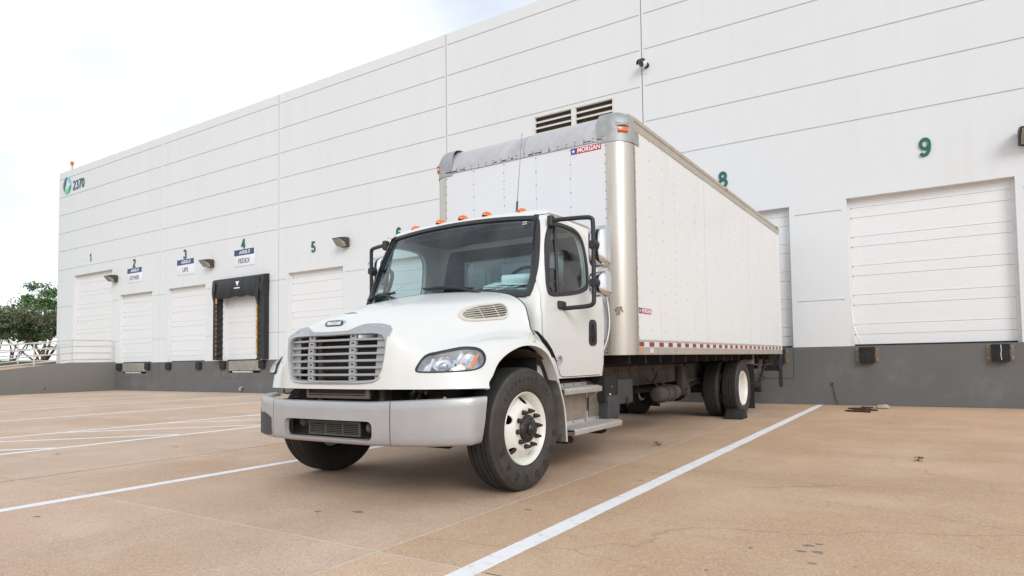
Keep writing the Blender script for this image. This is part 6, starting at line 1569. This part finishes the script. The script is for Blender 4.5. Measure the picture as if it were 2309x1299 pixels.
for cp, a_c, sg in ((cp1, BR_, 1), (cp2, BW_-BR_, -1)):
    bbm = MB()
    bbox(bbm, a_c-.010*(sg<0)-.004, a_c+.010*(sg>0)+.004, -.006, -.002, Z0, 3.37); obj('post_flange', bbm, M['alu'], cp)
    bbox(bb2 := MB(), *( (-.006,-.002) if sg > 0 else (BW_+.002,BW_+.006) ), BR_-.012, BR_+.006, Z0, 3.37); obj('post_flange', bb2, M['alurail'], cp)
    G = []
    zs = [3.36,3.375,3.42,3.50]+[3.50+.225*sin(pi/2*k/8) for k in range(1, 9)]
    rs = [1.045,1.045,1.035,1.03]+[1.03*cos(pi/2*k/8)**.62 if k < 8 else 0.0 for k in range(1, 9)]
    for z, r in zip(zs, rs):
        row = []
        for i in range(-3, 18):
            if i < 0:
                f = -i*.04; a = a_c+sg*f; l = BR_-BR_*r
            elif i > 14:
                f = (i-14)*.035; a = a_c-sg*BR_*r; l = BR_+f
            else:
                ph = pi/2*i/14; a = a_c-sg*BR_*r*sin(ph); l = BR_-BR_*r*cos(ph)
            row.append(B(a, l, z))
        G.append(row)
    cc_ = obj('corner_casting', MB().grid(G, True), M['castgrey'], cb, normals=False)
    # hooded amber lamp on the casting
    ph = radians(46 if sg > 0 else 52); ctr = Vector(B(a_c-sg*BR_*1.03*sin(ph), BR_-BR_*1.03*cos(ph), 3.484)); nn = (ctr-Vector(B(a_c, BR_, 3.484))).normalized(); tt = Vector((-nn.y, nn.x, 0))
    obj('marker_lamp', MB().obox(ctr+nn*.008, tt*.058, nn*.014, Vector((0,0,.024))), M['amber'], cc_, bevel=.008)
    G = []
    for i in range(13):
        u = -1+2*i/12; e = .085*u; d = (1-u*u); base = ctr+tt*e-nn*(.012*u*u*2)
        G.append([base+Vector((0,0,.105))-nn*.03*abs(1), base+Vector((0,0,.10-.03*d))+nn*.004*d, base+nn*(.030*d)+Vector((0,0,.042+.012*d)), base+nn*(.030*d)+Vector((0,0,.036+.010*d)), base+Vector((0,0,.034+.004*d))-nn*.004])
    obj('lamp_hood', MB().grid(G, True), M['castgrey'], cc_, normals=False)
# curved roof cap across the front
for (k0, k1) in ((BR_-.005, 1.30), (1.304, BW_-BR_+.005)):
    G = []
    for i in range(13):
        t = pi/2*i/12
        l = -.006+.275*(1-cos(t)); z = 3.415+.305*sin(t)**1.0
        G.append([B(a, l, z) for a in (k0, (k0+k1)/2, k1)])
    G.insert(0, [B(a, -.006, 3.385) for a in (k0, (k0+k1)/2, k1)])
    obj('roof_cap', MB().grid(G, True), M['roofcap'], cb, normals=False)
obj('roof_skin', MB().grid([[B(a, l, 3.718+.012*math.sin(pi*a/BW_)) for a in (0.07,.6,1.3,2.0,BW_-.07)] for l in (.26, BL)], True), M['roofcap'], cb, normals=False)
fl = MB(); random.seed(2)
bbox(fl, BR_, BW_-BR_, -.010, -.006, 3.388, 3.413)
cf = obj('cap_flange', fl, M['roofcap'], cb)
dk = MB()
for k in range(13):
    a = random.uniform(BR_, BW_-BR_-.1); w_ = random.uniform(.015, .11); bbox(dk, a, a+w_, -.0112, -.0104, 3.399+random.uniform(-.004,.004), 3.411)
tag(obj('sealant_gaps', dk, M['hub'], cf), kind='stuff')
# top rails and bottom rails
for side_a, o_ in ((0, -1), (BW_, 1)):
    G = []
    for dz, da in ((3.518, 0.0), (3.520, .006), (3.600, .007), (3.606, .016), (3.640, .020), (3.655, .012), (3.668, -.015), (3.712, -.075)):
        G.append([B(side_a+o_*da, l, dz) for l in (BR_-.03, 2, 4, 6, BL)])
    G_ = MB().grid(G, False); G_.f += [tuple(5*i for i in range(8))]; G_.sm += [False]
    obj('top_rail', G_, M['alurail'], cb, normals=False)
    br_ = obj('bottom_rail', bbox(bbox(MB(), *sorted((side_a+o_*.003, side_a-o_*.03)), BR_+.001, BL, Z0, 1.163), *sorted((side_a+o_*.006, side_a-o_*.03)), BR_+.001, BL-.0, 1.226, Z1+.004), M['alurail'], cb)
    obj('tape_backing', bbox(MB(), *sorted((side_a+o_*.002, side_a-o_*.03)), BR_+.001, BL-.02, 1.164, 1.225), M['tapewhite'], br_)
    if side_a == 0:
        for k in range(25):
            l = BR_+.005+.280*k
            obj('red_reflector', bbox(MB(), -.0036, -.0022, l, l+.135, 1.170, 1.219), M['tapered'], br_)
        for l, mm, w_ in ((BR_+.015,'orangerefl',.05), (3.62,'orangerefl',.045), (BL-.10,'redlens',.05)): obj('side_reflector', bbox(MB(), -.0075, -.0035, l, l+w_, 1.098, 1.15), M[mm], br_)
        obj('vin_label', bbox(MB(), -.0050, -.0036, .52, .61, 1.10, 1.152), M['tapewhite'], br_)
# rivets
def rivets(pts, nrm, r=.0055, m='rivet', name='rivets', par=None):
    mb = MB(); n = Vector(nrm)
    for p in pts:
        p = Vector(p); u = n.cross(Vector((0,0,1))).normalized(); v = n.cross(u)
        ring = [p+(u*cos(2*pi*k/6)+v*sin(2*pi*k/6))*r+n*.0004 for k in range(6)]; mb.add(ring+[p+n*.003], [(k,(k+1)%6,6) for k in range(6)], True)
    return tag(obj(name, mb, M[m], par or cb, normals=False), kind='stuff')
random.seed(6)
P = []
for k in range(1, nfp):
    st_ = .098 if k in (3,) else .158
    z = 1.30
    while z < 3.36: P.append(B(fa[k]+random.uniform(-.002,.002), -.0005, z)); z += st_
for a in (BR_+.02, BW_-BR_-.02):
    z = 1.27
    while z < 3.36: P.append(B(a, -.0015, z)); z += .098
for k in range(20): P.append(B(BR_+.05+k*.113, -.0115, 3.395)); P.append(B(BR_+.05+k*.113, -.008, 3.43))
rivets(P, (0,-1,0), .0075)
P = []
for k in range(1, npn*3):
    l = BR_+(BL-.10-BR_)*k/(npn*3); st_ = .105 if k % 3 == 0 else .215; z = 1.30+(0 if k % 3 == 0 else .05)
    while z < 3.50: P.append(B(-.0012, l, z)); z += st_
z = 1.27
while z < 3.5: P.append(B(-.007, BR_+.004, z)); z += .105
rivets(P, (1,0,0), .0075)
P = [B(-.0005, BR_+.03+k*.0475, 1.247) for k in range(144)]+[B(-.0005, BR_+.05+k*.06, 3.508) for k in range(115)]
rivets(P, (1,0,0), .0055)
P = [B(-.0035, BR_+.06+k*.145, z) for k in range(48) for z in (1.097, 1.146)]
rivets(P, (1,0,0), .0055)
P = [B(BR_+.035+j*0, -.0075, z) for j in (0,) for z in (1.11, 1.15)]+[B(BR_+.06+k*.24, .0035, z) for k in range(10) for z in (1.105,1.20)]
rivets(P, (0,-1,0), .009)
# decals
def decal(pf, x0, x1, z0, z1, par, xdir, sz, flipx=1):
    # pf(u, off, z) maps along-panel distance to the world
    def quad(u0, u1, za, zb, off, mm, nm): return obj(nm, MB().add([pf(u0,off,za),pf(u1,off,za),pf(u1,off,zb),pf(u0,off,zb)], [(0,1,2,3)]), mm, par, normals=False)
    w_ = x1-x0; h = z1-z0
    quad(x0, x1, z0, z1, .0016, M['decalred'], 'decal')
    quad(x0, x0+w_*.17, z0, z1, .0022, M['decalblue'], 'decal_field')
    st_ = []; cx, cz = x0+w_*.085, (z0+z1)/2
    for k in range(10):
        r = h*.36 if k % 2 == 0 else h*.15; a = pi/2+pi*k/5; st_.append(pf(cx+r*cos(a), .0028, cz+r*sin(a)))
    obj('decal_star', MB().add(st_, [tuple(range(10))]), M['decalwhite'], par, normals=False)
    text('decal_lettering', 'MORGAN', sz, Vector(pf(x0+w_*.585, .003, cz-.001)), xdir, (0,0,1), M['decalwhite'], par, bold=sz*.025, depth=.0006, shear=.2, sx=.93)
decal(lambda u, off, z: B(-u, -.001-off, z), -.665, -.29, 3.300, 3.368, cb, (bc_, bs, 0), .070)
decal(lambda u, off, z: B(-off-.001, u, z), .245, .575, 1.528, 1.588, cb, (-bs, bc_, 0), .060)
obj('data_sticker', bbox(MB(), .40, .52, -.0026, -.0010, 1.26, 1.47), M['galv'], cb)
obj('dent_scuff', MB(), None) if False else None
# scuffs on the corner post
M['scuff'] = mat('rubber_scuff', (0.27, 0.23, 0.19), 0.8, nscale=40, namt=0.5)
def on_post(ph, z, off=.0012):
    return B(BR_-(BR_+.0)*sin(ph)*(1+off/BR_), BR_-(BR_)*cos(ph)*(1+off/BR_)-.0035, z)
mb = MB(); random.seed(30)
for i in range(22):
    ph0 = radians(24+random.gauss(0,5)); z0_ = 1.535+random.gauss(0,.035); vs = [on_post(ph0, z0_)]
    n = 9; r = random.uniform(.008,.020)
    vs += [on_post(ph0+r/BR_*cos(2*pi*k/n)*random.uniform(.6,1.1), z0_+r*1.3*sin(2*pi*k/n)*random.uniform(.6,1.1), .0012) for k in range(n)]
    mb.add(vs, [(0,1+k,1+(k+1)%n) for k in range(n)])
tag(obj('rub_marks', mb, M['scuff'], cb, normals=False), kind='stuff')
for l in (3.55, 6.95):
    obj('roof_edge_lamp', bbox(MB(), -.030, -.016, l, l+.07, 3.615, 3.645), M['amber' if l < 5 else 'redlens'], cb)

# ---------- wheel chock
ck = MB().prism([(XC+1.03,-3.72,0.004),(XC+1.03,-3.70,0.05),(XC+1.03,-3.56,0.16),(XC+1.03,-3.50,0.165),(XC+1.03,-3.42,.10),(XC+1.03,-3.36,0.02),(XC+1.03,-3.36,0.004)], (.30,0,0))
tag(obj('wheel_chock', ck, M['rubber'], bevel=.006), 'black rubber wheel chock wedged at the outer rear wheel', 'chock')
